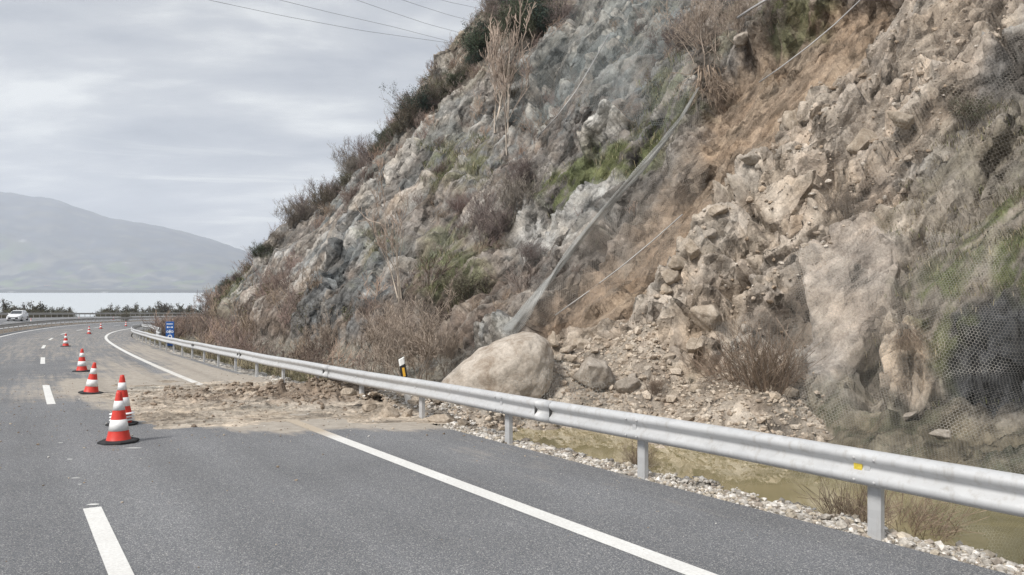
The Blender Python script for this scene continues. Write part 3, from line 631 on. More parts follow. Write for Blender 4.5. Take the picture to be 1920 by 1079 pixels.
# ------------------------------------------------------------------ guardrails
BEAM = [(.000, .310), (.012, .314), (.045, .300), (.078, .272), (.083, .245), (.074, .218), (.030, .180), (.018, .157), (.030, .134), (.074, .096), (.083, .069), (.078, .042), (.045, .014), (.012, .000), (.000, .004)]
def beam_mesh(name, s, o, zb, side, loc, mat, extra=0.0, parent=None, wob=None):
    """W profile swept along the road; side -1 faces left (towards the camera's carriageway)"""
    pr = [(a+extra+.004, b) for a, b in BEAM]+[(a+extra-.004, b) for a, b in reversed(BEAM)]
    n = len(pr); V = []
    for k, st in enumerate(s):
        oo = o(st) if callable(o) else o; base = rp(st, oo); ph_ = float(phi(st)); nx_, ny_ = math.cos(ph_), math.sin(ph_)
        w = wob(st) if wob else (0, 0)
        for a, b in pr: V.append((base.x+side*(a+w[0])*nx_-loc.x, base.y+side*(a+w[0])*ny_-loc.y, base.z+zb+b+w[1]-loc.z))
    Fs = [(k*n+j, k*n+(j+1) % n, (k+1)*n+(j+1) % n, (k+1)*n+j) for k in range(len(s)-1) for j in range(n)]
    Fs += [tuple(range(n)), tuple((len(s)-1)*n+j for j in reversed(range(n)))]
    b = MB().add(V, Fs); return b.build(name, mat, parent, smooth=True)
def post_shape(h, hw=.060, dp=.055, t=.005):
    m = MB()                                           # open C section, web towards the traffic, with a rolled lip
    m.box((0, 0, h/2), (2*hw, t, h)); m.box((-hw+t/2, dp/2+t/2, h/2), (t, dp, h)); m.box((hw-t/2, dp/2+t/2, h/2), (t, dp, h))
    m.box((-hw+.012, dp+t, h/2), (.018, t, h)); m.box((hw-.012, dp+t, h/2), (.018, t, h)); return m
def guardrail(name, label, o, s0, s1, first, gap, side, mat, top=.735, n_max=100, detail=True, joints=(), drop=.35):
    loc = rp(s0, o if not callable(o) else o(s0)); root = empty(name, loc, 0, label, 'guardrail')
    s = np.arange(s0, s1+.01, .5 if detail else 1.5)
    def wob(st): return (.006*math.sin(st*1.3)+.004*math.sin(st*.41), .006*math.sin(st*.9+1)+.008*math.sin(st*.23))
    beam_mesh('beam', s, o, top-.312, side, loc, mat, 0, root, wob if detail else None)
    for j in joints: beam_mesh('beam_splice', np.linspace(j-.17, j+.17, 3), o, top-.3125, side, loc, mat, .006, root, wob)
    pm = None; sp = None; bl = None; st = first; k = 0
    while st < s1 and k < n_max:
        oo = o(st) if callable(o) else o; b = rp(st, oo); rz = float(phi(st)); off = Vector((math.cos(rz), math.sin(rz), 0))*(-side)*.075
        if pm is None:
            pm = post_shape(top-.03+drop); pm = pm.build('post', mat, root); ps_ = pm
            if detail:
                sp = MB().box((0, -.045, 0), (.055, .075, .19)).build('spacer', mat, root, bevel=.004)
                bt = MB()
                bl = bt.lathe([(0.0001, -.012), (.011, -.011), (.013, -.004), (.013, 0)], 10, (0, 0, 0), 'y').build('bolt', mat, root, smooth=True)
        else:
            ps_ = pm.copy(); col.objects.link(ps_); ps_.parent = root
        ps_.location = b+off*1.0-loc+Vector((0, 0, -drop)); ps_.rotation_euler = (0, 0, rz+(math.pi/2 if side > 0 else -math.pi/2))
        if detail and k < 12:
            for src, dz, ds, do in ((sp, top-.155, 0, .0), (bl, top-.155, .0, -.062), (bl, top-.06, .09, -.12), (bl, top-.06, -.09, -.12), (bl, top-.25, .09, -.12), (bl, top-.25, -.09, -.12)):
                if src is sp: c = sp if k == 0 else sp.copy()
                else:
                    c = bl if (k == 0 and ds == 0) else bl.copy()
                    if c is not bl and ds != 0 and k > 5: continue
                if c.name not in col.objects: col.objects.link(c); c.parent = root
                q = rp(st+ds, oo, dz); qn = Vector((math.cos(rz), math.sin(rz), 0))
                if src is sp: c.location = q+off*.55-loc; c.rotation_euler = (0, 0, rz-math.pi/2)
                else: c.location = q+qn*side*(.022 if do > -.1 else .088)-loc; c.rotation_euler = (0, 0, rz-math.pi/2)
        st += gap; k += 1
    return root, loc
gr, gl = guardrail('guardrail', 'long silver steel guardrail along the right shoulder in front of the ditch and slope', 2.0, -8, 128, -2.2+.0, 2.88, -1, MT['galv'], joints=(.3, 11.1, 19.7, 28.3, 37))
# yellow reflector in the valley of the beam
b = MB().prism([(-.035, -.05), (.0, -.07), (.035, -.045), (.04, .05), (-.04, .05)], .02)
c = rp(6.52, 2.0, .735-.155); rz = float(phi(6.52))
rf = b.build('reflector', simple('reflector_yellow', (.62, .48, .06), .3, 0, .6, .3, 60), gr); rf.location = c-gl+Vector((math.cos(rz), math.sin(rz), 0))*-.035; rf.rotation_euler = (0, 0, rz-math.pi/2)
# second rail that leaves the first one and swings behind the sign
def o2(st): return 2.14+1.7*float(sstep(48, 72, st)*(1-sstep(86, 106, st)))
guardrail('branch_guardrail', 'second pale guardrail that splits off behind the first near the blue sign', o2, 50, 112, 52, 2.9, -1, MT['galv'], .86, detail=False)
guardrail('median_guardrail', 'low guardrail with close dark posts between the two carriageways', -8.35, 45, 300, 45, 2.6, 1, MT['galv_old'], .78, detail=False)
guardrail('outer_guardrail', 'far weathered guardrail in front of the lake', -20.0, 70, 300, 70, 2.6, 1, MT['galv_old'], .80, detail=False)
# ------------------------------------------------------------------ shrubs, bare trees, grass
def prisms(P0, P1, R0, R1):
    d = P1-P0; L = np.linalg.norm(d, axis=1, keepdims=True)+1e-9; d = d/L
    a = np.cross(d, np.array([[.31, .52, .79]])); a /= np.linalg.norm(a, axis=1, keepdims=True)+1e-9; b = np.cross(d, a)
    V = []
    for P, Rr in ((P0, R0), (P1, R1)):
        for k in range(3):
            t = 2*np.pi*k/3; V.append(P+(a*math.cos(t)+b*math.sin(t))*Rr[:, None])
    V = np.stack(V, 1); n = len(P0); b0 = (np.arange(n)*6)[:, None, None]
    Fq = np.array([(0, 1, 4, 3), (1, 2, 5, 4), (2, 0, 3, 5)])[None]+b0
    return V.reshape(-1, 3), Fq.reshape(-1, 4)
def grow(r, p, d, L, rad, lvl, out, jit=.35, kids=4, up=.15, ratio=.62, rr=.55):
    n = 3 if lvl else 2; q = p.copy(); pts = [q]
    for i in range(n):
        d = d+r.normal(0, jit*.5, 3)+np.array([0, 0, up*.4]); d /= np.linalg.norm(d)
        q2 = q+d*L/n; ra = rad*(1-.55*i/n); rb = rad*(1-.55*(i+1)/n); out.append((q, q2, ra, rb)); q = q2; pts.append(q)
    if lvl > 0:
        for k in range(kids):
            t = r.uniform(.25, 1.0)*n; i = min(int(t), n-1); b = pts[i]+(pts[i+1]-pts[i])*(t-i)
            e = d+r.normal(0, .62, 3)+np.array([0, 0, up]); e /= np.linalg.norm(e)
            grow(r, b, e, L*ratio*r.uniform(.7, 1.2), max(rad*rr*(1-.3*t/n), .0022), lvl-1, out, jit, kids, up, ratio, rr)
def twig_mesh(name, seed, stems, L, rad, lvl, kids, spread, color, up=.15, jit=.35, base=.25, ratio=.62, down=False, minr=.003, tipc=None):
    r = np.random.default_rng(seed); out = []
    for k in range(stems):
        a = r.uniform(0, 6.283); sp_ = spread*r.uniform(.1, 1); d = np.array([math.cos(a)*sp_, math.sin(a)*sp_, -1.0 if down else 1.0]); d /= np.linalg.norm(d)
        p = np.array([math.cos(a), math.sin(a), 0])*base*r.uniform(0, 1)+np.array([0, 0, -.05]); grow(r, p, d, L*r.uniform(.6, 1.1), rad*r.uniform(.6, 1.1), lvl, out, jit, kids, up, ratio)
    P0 = np.array([o[0] for o in out]); P1 = np.array([o[1] for o in out]); R0 = np.maximum(np.array([o[2] for o in out]), minr); R1 = np.maximum(np.array([o[3] for o in out]), minr*.8)
    V, Fq = prisms(P0, P1, R0, R1); c = np.repeat(np.array(color)[None]*r.uniform(.7, 1.35, (len(P0), 1)), 6, 0)
    if tipc is not None:
        th = np.repeat(sstep(rad*.5, minr, R0), 6)[:, None]; c = c*(1-th)+np.array(tipc)[None]*th*np.repeat(r.uniform(.7, 1.3, (len(P0), 1)), 6, 0)
    return V, Fq, c, P1
def leaves(P, n, size, spread, color, seed, narrow=.5):
    r = np.random.default_rng(seed); i = r.integers(0, len(P), n); c = P[i]+r.normal(0, spread, (n, 3)); a = r.normal(0, 1, (n, 3)); a /= np.linalg.norm(a, axis=1, keepdims=True)
    b = np.cross(a, r.normal(0, 1, (n, 3))); b /= np.linalg.norm(b, axis=1, keepdims=True); s = size*r.uniform(.6, 1.4, (n, 1))
    V = np.stack([c-a*s, c+b*s*narrow, c+a*s, c-b*s*narrow], 1).reshape(-1, 3); Fq = np.arange(n*4).reshape(-1, 4)
    k = np.array(color)[None]*r.uniform(.55, 1.45, (n, 1)); return V, Fq, np.repeat(k, 4, 0)
def make_plant(name, tw, lf=None):
    """an Empty with stems (and foliage) as parts; returned as (root, parts)"""
    root = bpy.data.objects.new(name, None)
    parts = [('stems', mesh_data('stems', tw[0], tw[1], tw[2], MT['twig']))]
    if lf: parts.append(('foliage', mesh_data('foliage', *lf, MT['leaf'])))
    return parts
def mesh_data(name, V, Fq, c, mat):
    o = mesh_np(name, V, Fq, mat, c, smooth=False); me = o.data; bpy.data.objects.remove(o); return me
def plant(name, kind, loc, scale, rz, label, cat, group=None, tilt=(0, 0), zs=1.0):
    parts = PL[kind]
    if len(parts) == 1:
        o = bpy.data.objects.new(name, parts[0][1]); col.objects.link(o)
    else:
        o = bpy.data.objects.new(name, None); col.objects.link(o); o.empty_display_size = .1
        for pn, me in parts:
            c = bpy.data.objects.new(pn, me); col.objects.link(c); c.parent = o
    o.location = loc; o.scale = (scale, scale, scale*zs); o.rotation_euler = (tilt[0], tilt[1], rz); return tag(o, label, cat, group)
BR, GY, PU, PALE = (.20, .168, .138), (.25, .22, .188), (.185, .15, .138), (.42, .36, .30)
PL = {}
def tw(*a, **k): return twig_mesh('t', *a, **k)
for i in range(4):
    PL['bare%d' % i] = make_plant('b', tw(10+i, 16, 1.0, .016, 3, 5, 1.1, [BR, PU, GY, PU][i], up=.25, minr=.0042))
    PL['fine%d' % i] = make_plant('b', tw(20+i, 40, .8, .008, 2, 6, .9, [PU, BR, (.24, .20, .17), (.21, .15, .135)][i], up=.2, minr=.0035, base=.45))
for i in range(3):
    t = tw(30+i, 14, 1.0, .02, 3, 4, 1.0, (.10, .085, .065), up=.2, minr=.004)
    PL['green%d' % i] = make_plant('g', t, leaves(t[3], 9000, .035, .07, [(.065, .09, .055), (.075, .09, .055), (.055, .08, .065)][i], i, .35))
    t = tw(40+i, 16, .95, .018, 3, 4, 1.1, (.11, .09, .07), up=.2, minr=.004)
    PL['olive%d' % i] = make_plant('g', t, leaves(t[3], 4200, .03, .06, [(.14, .135, .09), (.155, .135, .10), (.115, .12, .08)][i], 9+i, .35))
for i in range(2):
    PL['tree%d' % i] = make_plant('t', tw(50+i, 3, 2.0, .034, 4, 3, .30, PALE, up=.45, jit=.22, minr=.0085, base=.12, ratio=.58, tipc=(.34, .27, .22)))
    PL['brushtree%d' % i] = make_plant('t', tw(55+i, 9, 1.5, .022, 4, 4, .65, (.34, .28, .23), up=.28, jit=.30, minr=.005, base=.3, ratio=.6))
PL['broom'] = make_plant('b', tw(60, 80, .62, .005, 1, 4, .85, (.19, .145, .11), up=.12, jit=.18, minr=.0026, base=.14, ratio=.55))
PL['broom_low'] = make_plant('b', tw(61, 80, .55, .005, 1, 5, 1.5, (.22, .165, .125), up=.05, jit=.25, minr=.0026, base=.5, ratio=.6))
PL['roots'] = make_plant('b', tw(62, 26, 1.0, .022, 2, 4, .9, (.25, .195, .15), up=-.35, jit=.5, minr=.006, base=.5, down=True))
def bush_at(name, kind, px, py, size_px, label, cat='shrub', group=None, zs=1.0, sink=.15, off=(0, 0)):
    p = hp(px, py); sc = size_px*p.y/F; r_ = random.Random(int(px*7+py)); 
    return plant(name, kind, p-Vector((0, 0, sink*sc)), sc/1.25*1.0, r_.uniform(0, 6.28), label, cat, group, (r_.uniform(-.15, .1), r_.uniform(-.15, .1)), zs)
ORD = ['lowest', 'second', 'third', 'fourth', 'fifth', 'sixth', 'seventh', 'eighth', 'ninth', 'tenth', 'eleventh', 'twelfth', 'thirteenth', 'fourteenth', 'fifteenth', 'sixteenth', 'seventeenth', 'eighteenth', 'nineteenth', 'twentieth', '21st', '22nd', '23rd', '24th', '25th', '26th', '27th', '28th', '29th', '30th', '31st', '32nd', '33rd', '34th', '35th', '36th', '37th', '38th', '39th', '40th']
# skyline, from the lake up to the top of the frame: (px, py, size, kind)
SKY = [(412, 535, 26, 'green0'), (424, 520, 22, 'olive0'), (438, 510, 18, 'bare1'), (486, 466, 30, 'green1'), (500, 452, 18, 'olive1'), (522, 430, 30, 'fine1'), (540, 412, 46, 'bare0'), (556, 396, 52, 'bare2'), (575, 385, 56, 'bare1'), (598, 372, 46, 'olive1'), (612, 352, 42, 'bare3'), (628, 340, 36, 'fine0'), (642, 330, 40, 'olive0'), (650, 312, 46, 'bare2'), (668, 300, 50, 'bare0'), (682, 288, 50, 'bare3'), (700, 272, 36, 'olive2'), (722, 250, 34, 'green1'), (744, 238, 30, 'olive0'), (752, 215, 56, 'olive1'), (772, 200, 56, 'green2'), (790, 190, 48, 'bare1'), (812, 172, 38, 'olive2'), (832, 158, 36, 'olive0'), (848, 145, 34, 'green1'), (862, 132, 34, 'olive1'), (884, 108, 40, 'green2'), (892, 88, 60, 'green0'), (905, 66, 50, 'green2'), (922, 46, 50, 'bare0'), (940, 30, 60, 'bare3'), (955, 45, 60, 'green1'), (985, 30, 76, 'green0'), (1010, 40, 60, 'green2'), (1040, 30, 60, 'bare1'), (960, 2, 56, 'green2'), (1000, -8, 56, 'green0'), (930, 5, 60, 'bare2')]
for k, (a, b, s_, kd) in enumerate(SKY):
    look = {'g': 'dark green evergreen bush', 'o': 'olive brown leafy bush', 'b': 'bare twiggy grey brown shrub', 'f': 'low purplish bare shrub'}[kd[0]]
    bush_at('evergreen_bush' if kd[0] in 'go' else 'bare_shrub', kd, a+5, b+8, s_*.92, '%s on the skyline ridge, %s counting up from the lake' % (look, ORD[k]), 'bush' if kd[0] in 'go' else 'shrub', 'bushes along the skyline of the slope', sink=.35)
# second line of vegetation just below the rim
NOTE = [(945, 268, 'tree0', 190, 'tall bare pale tree standing on the upper slope below the evergreens', 'bare_tree'), (925, 240, 'tree1', 130, 'smaller bare tree leaning beside the tall pale tree on the upper slope', 'bare_tree'),
        (742, 560, 'tree1', 150, 'slender bare grey tree against pale rock above the thicket', 'bare_tree'), (780, 720, 'brushtree0', 190, 'large bare brown tree just behind the striped marker post', 'bare_tree'),
        (715, 708, 'brushtree1', 150, 'bare spreading brown tree left of the marker post', 'bare_tree'), (840, 700, 'brushtree1', 110, 'bare tree between the marker post and the big tan boulder', 'bare_tree'), (600, 660, 'brushtree0', 90, 'small bare tree behind the middle of the guardrail', 'bare_tree'),
        (860, 392, 'fine3', 52, 'round reddish purple shrub in the middle of the slope', 'bare_shrub'), (1262, 88, 'bare1', 70, 'dark tangled shrub left of the bare bushes above the scarp', 'bare_shrub'), (1330, 120, 'brushtree1', 150, 'wide bare pale bush overhanging the head of the landslide', 'bare_shrub'),
        (1385, 75, 'brushtree0', 120, 'bare bush above the scarp beside the loose cable', 'bare_shrub'), (1445, 50, 'bare0', 60, 'small dark bush at the end of the loose cable', 'bare_shrub'), (1810, 235, 'olive2', 62, 'dark scraggy bush caught in the netting high on the right', 'evergreen_bush'),
        (960, 400, 'bare2', 90, 'large dark leafless shrub left of the pale rock face', 'bare_shrub'), (905, 445, 'bare3', 90, 'twiggy shrub below the dark leafless shrub in mid slope', 'bare_shrub'), (980, 340, 'bare1', 60, 'grey shrub above the bright green grass streak', 'bare_shrub'),
        (1570, 400, 'bare0', 48, 'lone thin shrub on the bare tan rubble', 'bare_shrub'), (958, 150, 'olive0', 40, 'dense round bush right of the tall bare tree', 'evergreen_bush'), (968, 190, 'olive1', 32, 'small dark bush beside the upper netting edge', 'evergreen_bush'), (880, 550, 'olive0', 70, 'green leafy bush in the middle of the slope over the thicket', 'evergreen_bush'), (995, 480, 'fine0', 60, 'low shrub dotted pale under the light rock face', 'bare_shrub')]
for a, b, kd, s_, lb, nm in NOTE:
    bush_at(nm, kd, a, b, s_*(.50 if 'tree' in kd else .85), lb, {'bare_tree': 'tree', 'bare_shrub': 'shrub', 'evergreen_bush': 'bush'}[nm], None, 1.25 if kd[:4] == 'tree' else 1.0)
# shrubs by the ditch, close to the camera
for px, py, t_, kd, sc, lb in [(1600, 985, 8.3, 'broom', 1.0, 'bare reddish brown broom growing from the ditch water behind the nearest guardrail post'), (1680, 975, 8.6, 'broom_low', .95, 'low tangle of brown twigs right of the nearest guardrail post'),
                               (1195, 858, 11.4, 'broom', .72, 'dark bare broom in the ditch behind the second guardrail post'), (1440, 800, 13.9, 'broom', 1.9, 'wide leafless shrub of arching twigs at the foot of the netting'),
                               (1405, 790, 14.6, 'broom_low', 1.5, 'smaller bare shrub on the mud left of the arching twig shrub'), (1225, 775, 15.3, 'broom', .6, 'low dark reeds at the edge of the debris behind the guardrail'), (1255, 778, 15.0, 'broom_low', .5, 'short spiky tuft on the debris edge beside the reeds')]:
    p = at(px, py, t_); z = max(near(p.x, p.y), -.9); plant('bare_shrub', kd, (p.x, p.y, z-.05), sc, px*.01, lb, 'shrub')
# the thicket at the foot: one mass nobody could count
def scatter(name, mask, n, protos, size, seed, label, kmul=None, mat=None, lean=.25, sink=.1, szfun=None):
    r = np.random.default_rng(seed); i = pick(mask, n, seed); base = HV[i]; VV = []; FF = []; CC = []; b = 0; sz = r.uniform(*size, n)
    if szfun is not None: sz = sz*szfun(i)
    for k in range(n):
        V_, F_, C_ = protos[r.integers(0, len(protos))]; a = r.uniform(0, 6.28); c_, s_ = math.cos(a), math.sin(a); lx, ly = r.normal(0, lean, 2)
        x = (V_[:, 0]*c_-V_[:, 1]*s_); y = (V_[:, 0]*s_+V_[:, 1]*c_); z = V_[:, 2]
        VV.append(np.stack([x+lx*z, y+ly*z, z], -1)*sz[k]+base[k]-np.array([0, 0, sink*sz[k]])); FF.append(F_+b); CC.append(C_*(kmul[r.integers(0, len(kmul))] if kmul is not None else 1)); b += len(V_)
    return tag(mesh_np(name, np.concatenate(VV), np.concatenate(FF), mat or MT['twig'], np.concatenate(CC), smooth=False), label, kind='stuff')
TP = []
for i in range(6):
    V_, F_, C_, P_ = tw(70+i, 9, .9, .013, 2, 4, 1.0, (.24, .195, .17), up=.25, minr=.0075); TP.append((V_, F_, C_))
LP = []
for i in range(4):
    t = tw(80+i, 7, .8, .012, 1, 4, 1.0, (.20, .165, .14), up=.2, minr=.006); l = leaves(t[3], 260, .05, .10, (.135, .135, .085), 90+i, .4)
    LP.append((np.concatenate([t[0], l[0]]), np.concatenate([t[1], l[1]+len(t[0])]), np.concatenate([t[2], l[2]])))
HUE = [np.array(c) for c in ((1, 1, 1), (1.0, .90, .90), (1.25, 1.2, 1.05), (.8, .75, .72), (1.5, 1.35, 1.2), (.72, .67, .66))]
vis = (PY < 760)*(PX > 330)*(PX < 2100)*(S < 135)
big = lambda i: np.clip(.55+Yh[i]/60, .6, 1.8)
scatter('thicket', np.maximum(thicket, (S > 24)*(S < 120)*(V > 2.2)*(U < 3)*.9)*(1-debris)*(S > 21.5), 700, TP, (1.1, 2.3), 401, 'dense thicket of bare purplish brown brush along the foot of the slope', HUE, szfun=lambda i: np.clip(.45+Yh[i]/70, .5, 1.5))
scatter('leafy_undergrowth', (thicket*sstep(-.1, .3, n1)+moss*.6)*(1-debris)*(S > 21.5), 330, LP, (.8, 1.7), 402, 'olive green leafy scrub mixed into the thicket', HUE, szfun=big)
scatter('slope_brush', brush*vis*(U > 1)*(S > 19), 1300, TP, (.40, 1.05), 403, 'low bare brush scattered over the rocky slope', HUE, szfun=big)
scatter('rim_brush', upveg*vis*(U > 1), 620, TP+LP, (.55, 1.15), 404, 'brown brush covering the rim above the rock cut', HUE, szfun=big)
scatter('bluish_brush', bluenet*vis*(n2 > 0), 200, TP, (.5, 1.1), 405, 'thin brush growing under the upper green netting', HUE, szfun=big)
# grass blades
def blades(mask, n, length, color, seed, name, label, tuft=22, droop=.5, wmul=1.6):
    r = np.random.default_rng(seed); i = pick(mask, n, seed); base = np.repeat(HV[i], tuft, 0); m = n*tuft
    dist = np.repeat(Yh[i], tuft); base = base+np.stack([r.normal(0, .09, m), r.normal(0, .09, m), r.normal(0, .02, m)], -1)*(1+dist/25)[:, None]
    L = r.uniform(*length, m)[:, None]*np.repeat(r.uniform(.6, 1.3, n), tuft)[:, None]; a = r.uniform(0, 6.28, m); d = np.stack([np.cos(a)*.5, np.sin(a)*.5, np.ones(m)], -1)+np.array([-.35, -.25, 0])*droop
    d2 = d+np.stack([np.cos(a)*.8-.4*droop, np.sin(a)*.8-.3*droop, -1.25*droop+0*a], -1)
    w = (np.stack([-np.sin(a), np.cos(a), 0*a], -1)*(.0013+.00012*dist)[:, None])*wmul
    p1 = base+d*L*.55; p2 = p1+d2*L*.5
    V_ = np.stack([base-w, base+w, p1+w*.8, p1-w*.8, p2], 1).reshape(-1, 3); b = (np.arange(m)*5)[:, None]
    Fa = b+np.array([[0, 1, 2, 3]]); Fb = b+np.array([[3, 2, 4]])
    cc = np.array(color)[np.repeat(r.integers(0, len(color), n), tuft)]*r.uniform(.6, 1.4, (m, 1)); dry = r.uniform(0, 1, m) < .22; cc[dry] = np.array([.34, .29, .18])
    return tag(mesh_np(name, V_, [Fa, Fb], MT['blade'], np.repeat(cc, 5, 0), smooth=False), label, kind='stuff')
blades(np.maximum(grass, 0)*(U > .3), 2600, (.10, .42), [(.13, .155, .065), (.18, .20, .085), (.10, .125, .055), (.22, .20, .12)], 501, 'grass', 'green and straw coloured grass tufts on the right and central slope')
blades(moss*(U > .3)*vis, 1500, (.15, .45), [(.12, .135, .06), (.15, .145, .085), (.10, .12, .05)], 502, 'moss_grass', 'dull olive grass patches on the left part of the slope')
blades(brush*vis*(S > 18), 260, (.15, .4), [(.20, .165, .125), (.15, .12, .09), (.26, .22, .17), (.13, .13, .07)], 503, 'dry_grass', 'dry brown grass between the rocks of the slope')
blades(np.maximum(rightv*(U > 1.2)*(n2 > -.1)*(1-dark), dark*.5*(n2 > .3)*(U > .8))*(1-slab)*(1-slab2), 220, (.06, .24), [(.26, .225, .17), (.15, .16, .075), (.33, .29, .22), (.20, .165, .125)], 504, 'withered_grass', 'withered grass and roots hanging in the right netting', droop=.9)
blades(((V > 1.3)*(V < 3.2)*(S > 24)*(S < 110)*1.0), 1400, (.2, .6), [(.22, .185, .13), (.13, .13, .07), (.28, .24, .17)], 505, 'verge_grass', 'dry grass along the ditch behind the guardrail')
blades(((V > .6)*(V < 1.3)*(S > 3)*(S < 9)*(Zh > -.87)*1.0), 260, (.08, .28), [(.30, .25, .15), (.24, .20, .12)], 506, 'straw_grass', 'straw coloured grass on the gravel bank near the water', tuft=18)
# ------------------------------------------------------------------ boulders and fallen rocks
def rock_obj(name, loc, dims, rz, seed, mat, label, planes=14, sub=4, cuts=None, tilt=(0, 0), rough=.05, group=None, cat='rock', keep=.80):
    bm = bmesh.new(); bmesh.ops.create_icosphere(bm, subdivisions=sub, radius=1); P = np.array([v.co[:] for v in bm.verts]); r = np.random.default_rng(seed)
    for k in range(planes):
        n = r.normal(0, 1, 3); n /= np.linalg.norm(n); d = r.uniform(keep-.18, keep+.1); e = P@n-d; P = P-np.where(e > 0, e, 0)[:, None]*n*.94
    for n, d in (cuts or []):
        n = np.array(n, float); n /= np.linalg.norm(n); e = P@n-d; P = P-np.where(e > 0, e, 0)[:, None]*n*.95
    q = P*2.0; ln = np.linalg.norm(P, axis=1, keepdims=True)
    f = fbm(q[:, 0]*1.3+q[:, 2]*.7+seed, q[:, 1]*1.3-q[:, 2]*.9, seed, 3)*rough+fbm(q[:, 0]*5+q[:, 2]*3, q[:, 1]*5+q[:, 2]*2, seed+5, 3)*rough*.3
    P = P*(1+f[:, None])*np.array(dims)
    for v, p in zip(bm.verts, P): v.co = p
    me = bpy.data.meshes.new(name); bm.to_mesh(me); bm.free(); me.polygons.foreach_set('use_smooth', [True]*len(me.polygons))
    o = link(name, me, mat); o.location = loc; o.rotation_euler = (tilt[0], tilt[1], rz); return tag(o, label, cat, group)
import bmesh
# the big tan boulder behind the guardrail
def outline_rock(name, loc, pts, k, depth, seed, mat, label, cat):
    """rounded block whose side view follows an outline (metres about loc), with real depth"""
    bm = bmesh.new(); bmesh.ops.create_icosphere(bm, subdivisions=6, radius=1); P = np.array([v.co[:] for v in bm.verts])
    A = np.array(pts, float)*k; th = np.arctan2(A[:, 1], A[:, 0]); rr = np.hypot(A[:, 0], A[:, 1]); o_ = np.argsort(th); th, rr = th[o_], rr[o_]
    T = np.concatenate([th-2*np.pi, th, th+2*np.pi]); RR = np.tile(rr, 3); g = np.linspace(-np.pi, np.pi, 361); gr_ = np.interp(g, T, RR)
    for _ in range(10): gr_ = (np.roll(gr_, 1)+2*gr_+np.roll(gr_, -1))/4
    ang_ = np.arctan2(P[:, 2], P[:, 0]); rho = np.hypot(P[:, 0], P[:, 2]); R_ = np.interp(ang_, g, gr_)*rho**.72
    Q_ = np.stack([R_*np.cos(ang_), np.sign(P[:, 1])*abs(P[:, 1])**.85*depth*(1-.15*P[:, 2]), R_*np.sin(ang_)], -1)
    n_ = fbm(Q_[:, 0]*1.6+Q_[:, 1], Q_[:, 2]*2.2-Q_[:, 1]*.7, seed, 4)*.035+fbm(Q_[:, 0]*6+Q_[:, 1]*3, Q_[:, 2]*7+Q_[:, 1]*4, seed+3, 3)*.010
    fz_ = facets(Q_[:, 0]*1.1+Q_[:, 1]*.5, Q_[:, 2]*1.3-Q_[:, 1]*.8, seed+6, .8); n_ = n_+.05*(fz_[0]-.5)*sstep(0, .2, fz_[1])
    Q_ = Q_*(1+n_[:, None])
    for v, p in zip(bm.verts, Q_): v.co = p
    me = bpy.data.meshes.new(name); bm.to_mesh(me); bm.free(); me.polygons.foreach_set('use_smooth', [True]*len(me.polygons))
    o = link(name, me, mat); o.location = loc; return tag(o, label, cat)
outline_rock('boulder', at(935, 700, 16.1), [(-112, -30), (-104, -14), (-84, 6), (-52, 32), (-18, 52), (12, 67), (42, 76), (70, 76), (90, 62), (100, 36), (102, 10), (98, -20), (60, -55), (0, -62), (-70, -52)], 16.1/F, 1.0, 3, MT['boulder'], 'huge smooth tan boulder resting in the ditch against the guardrail', 'boulder')
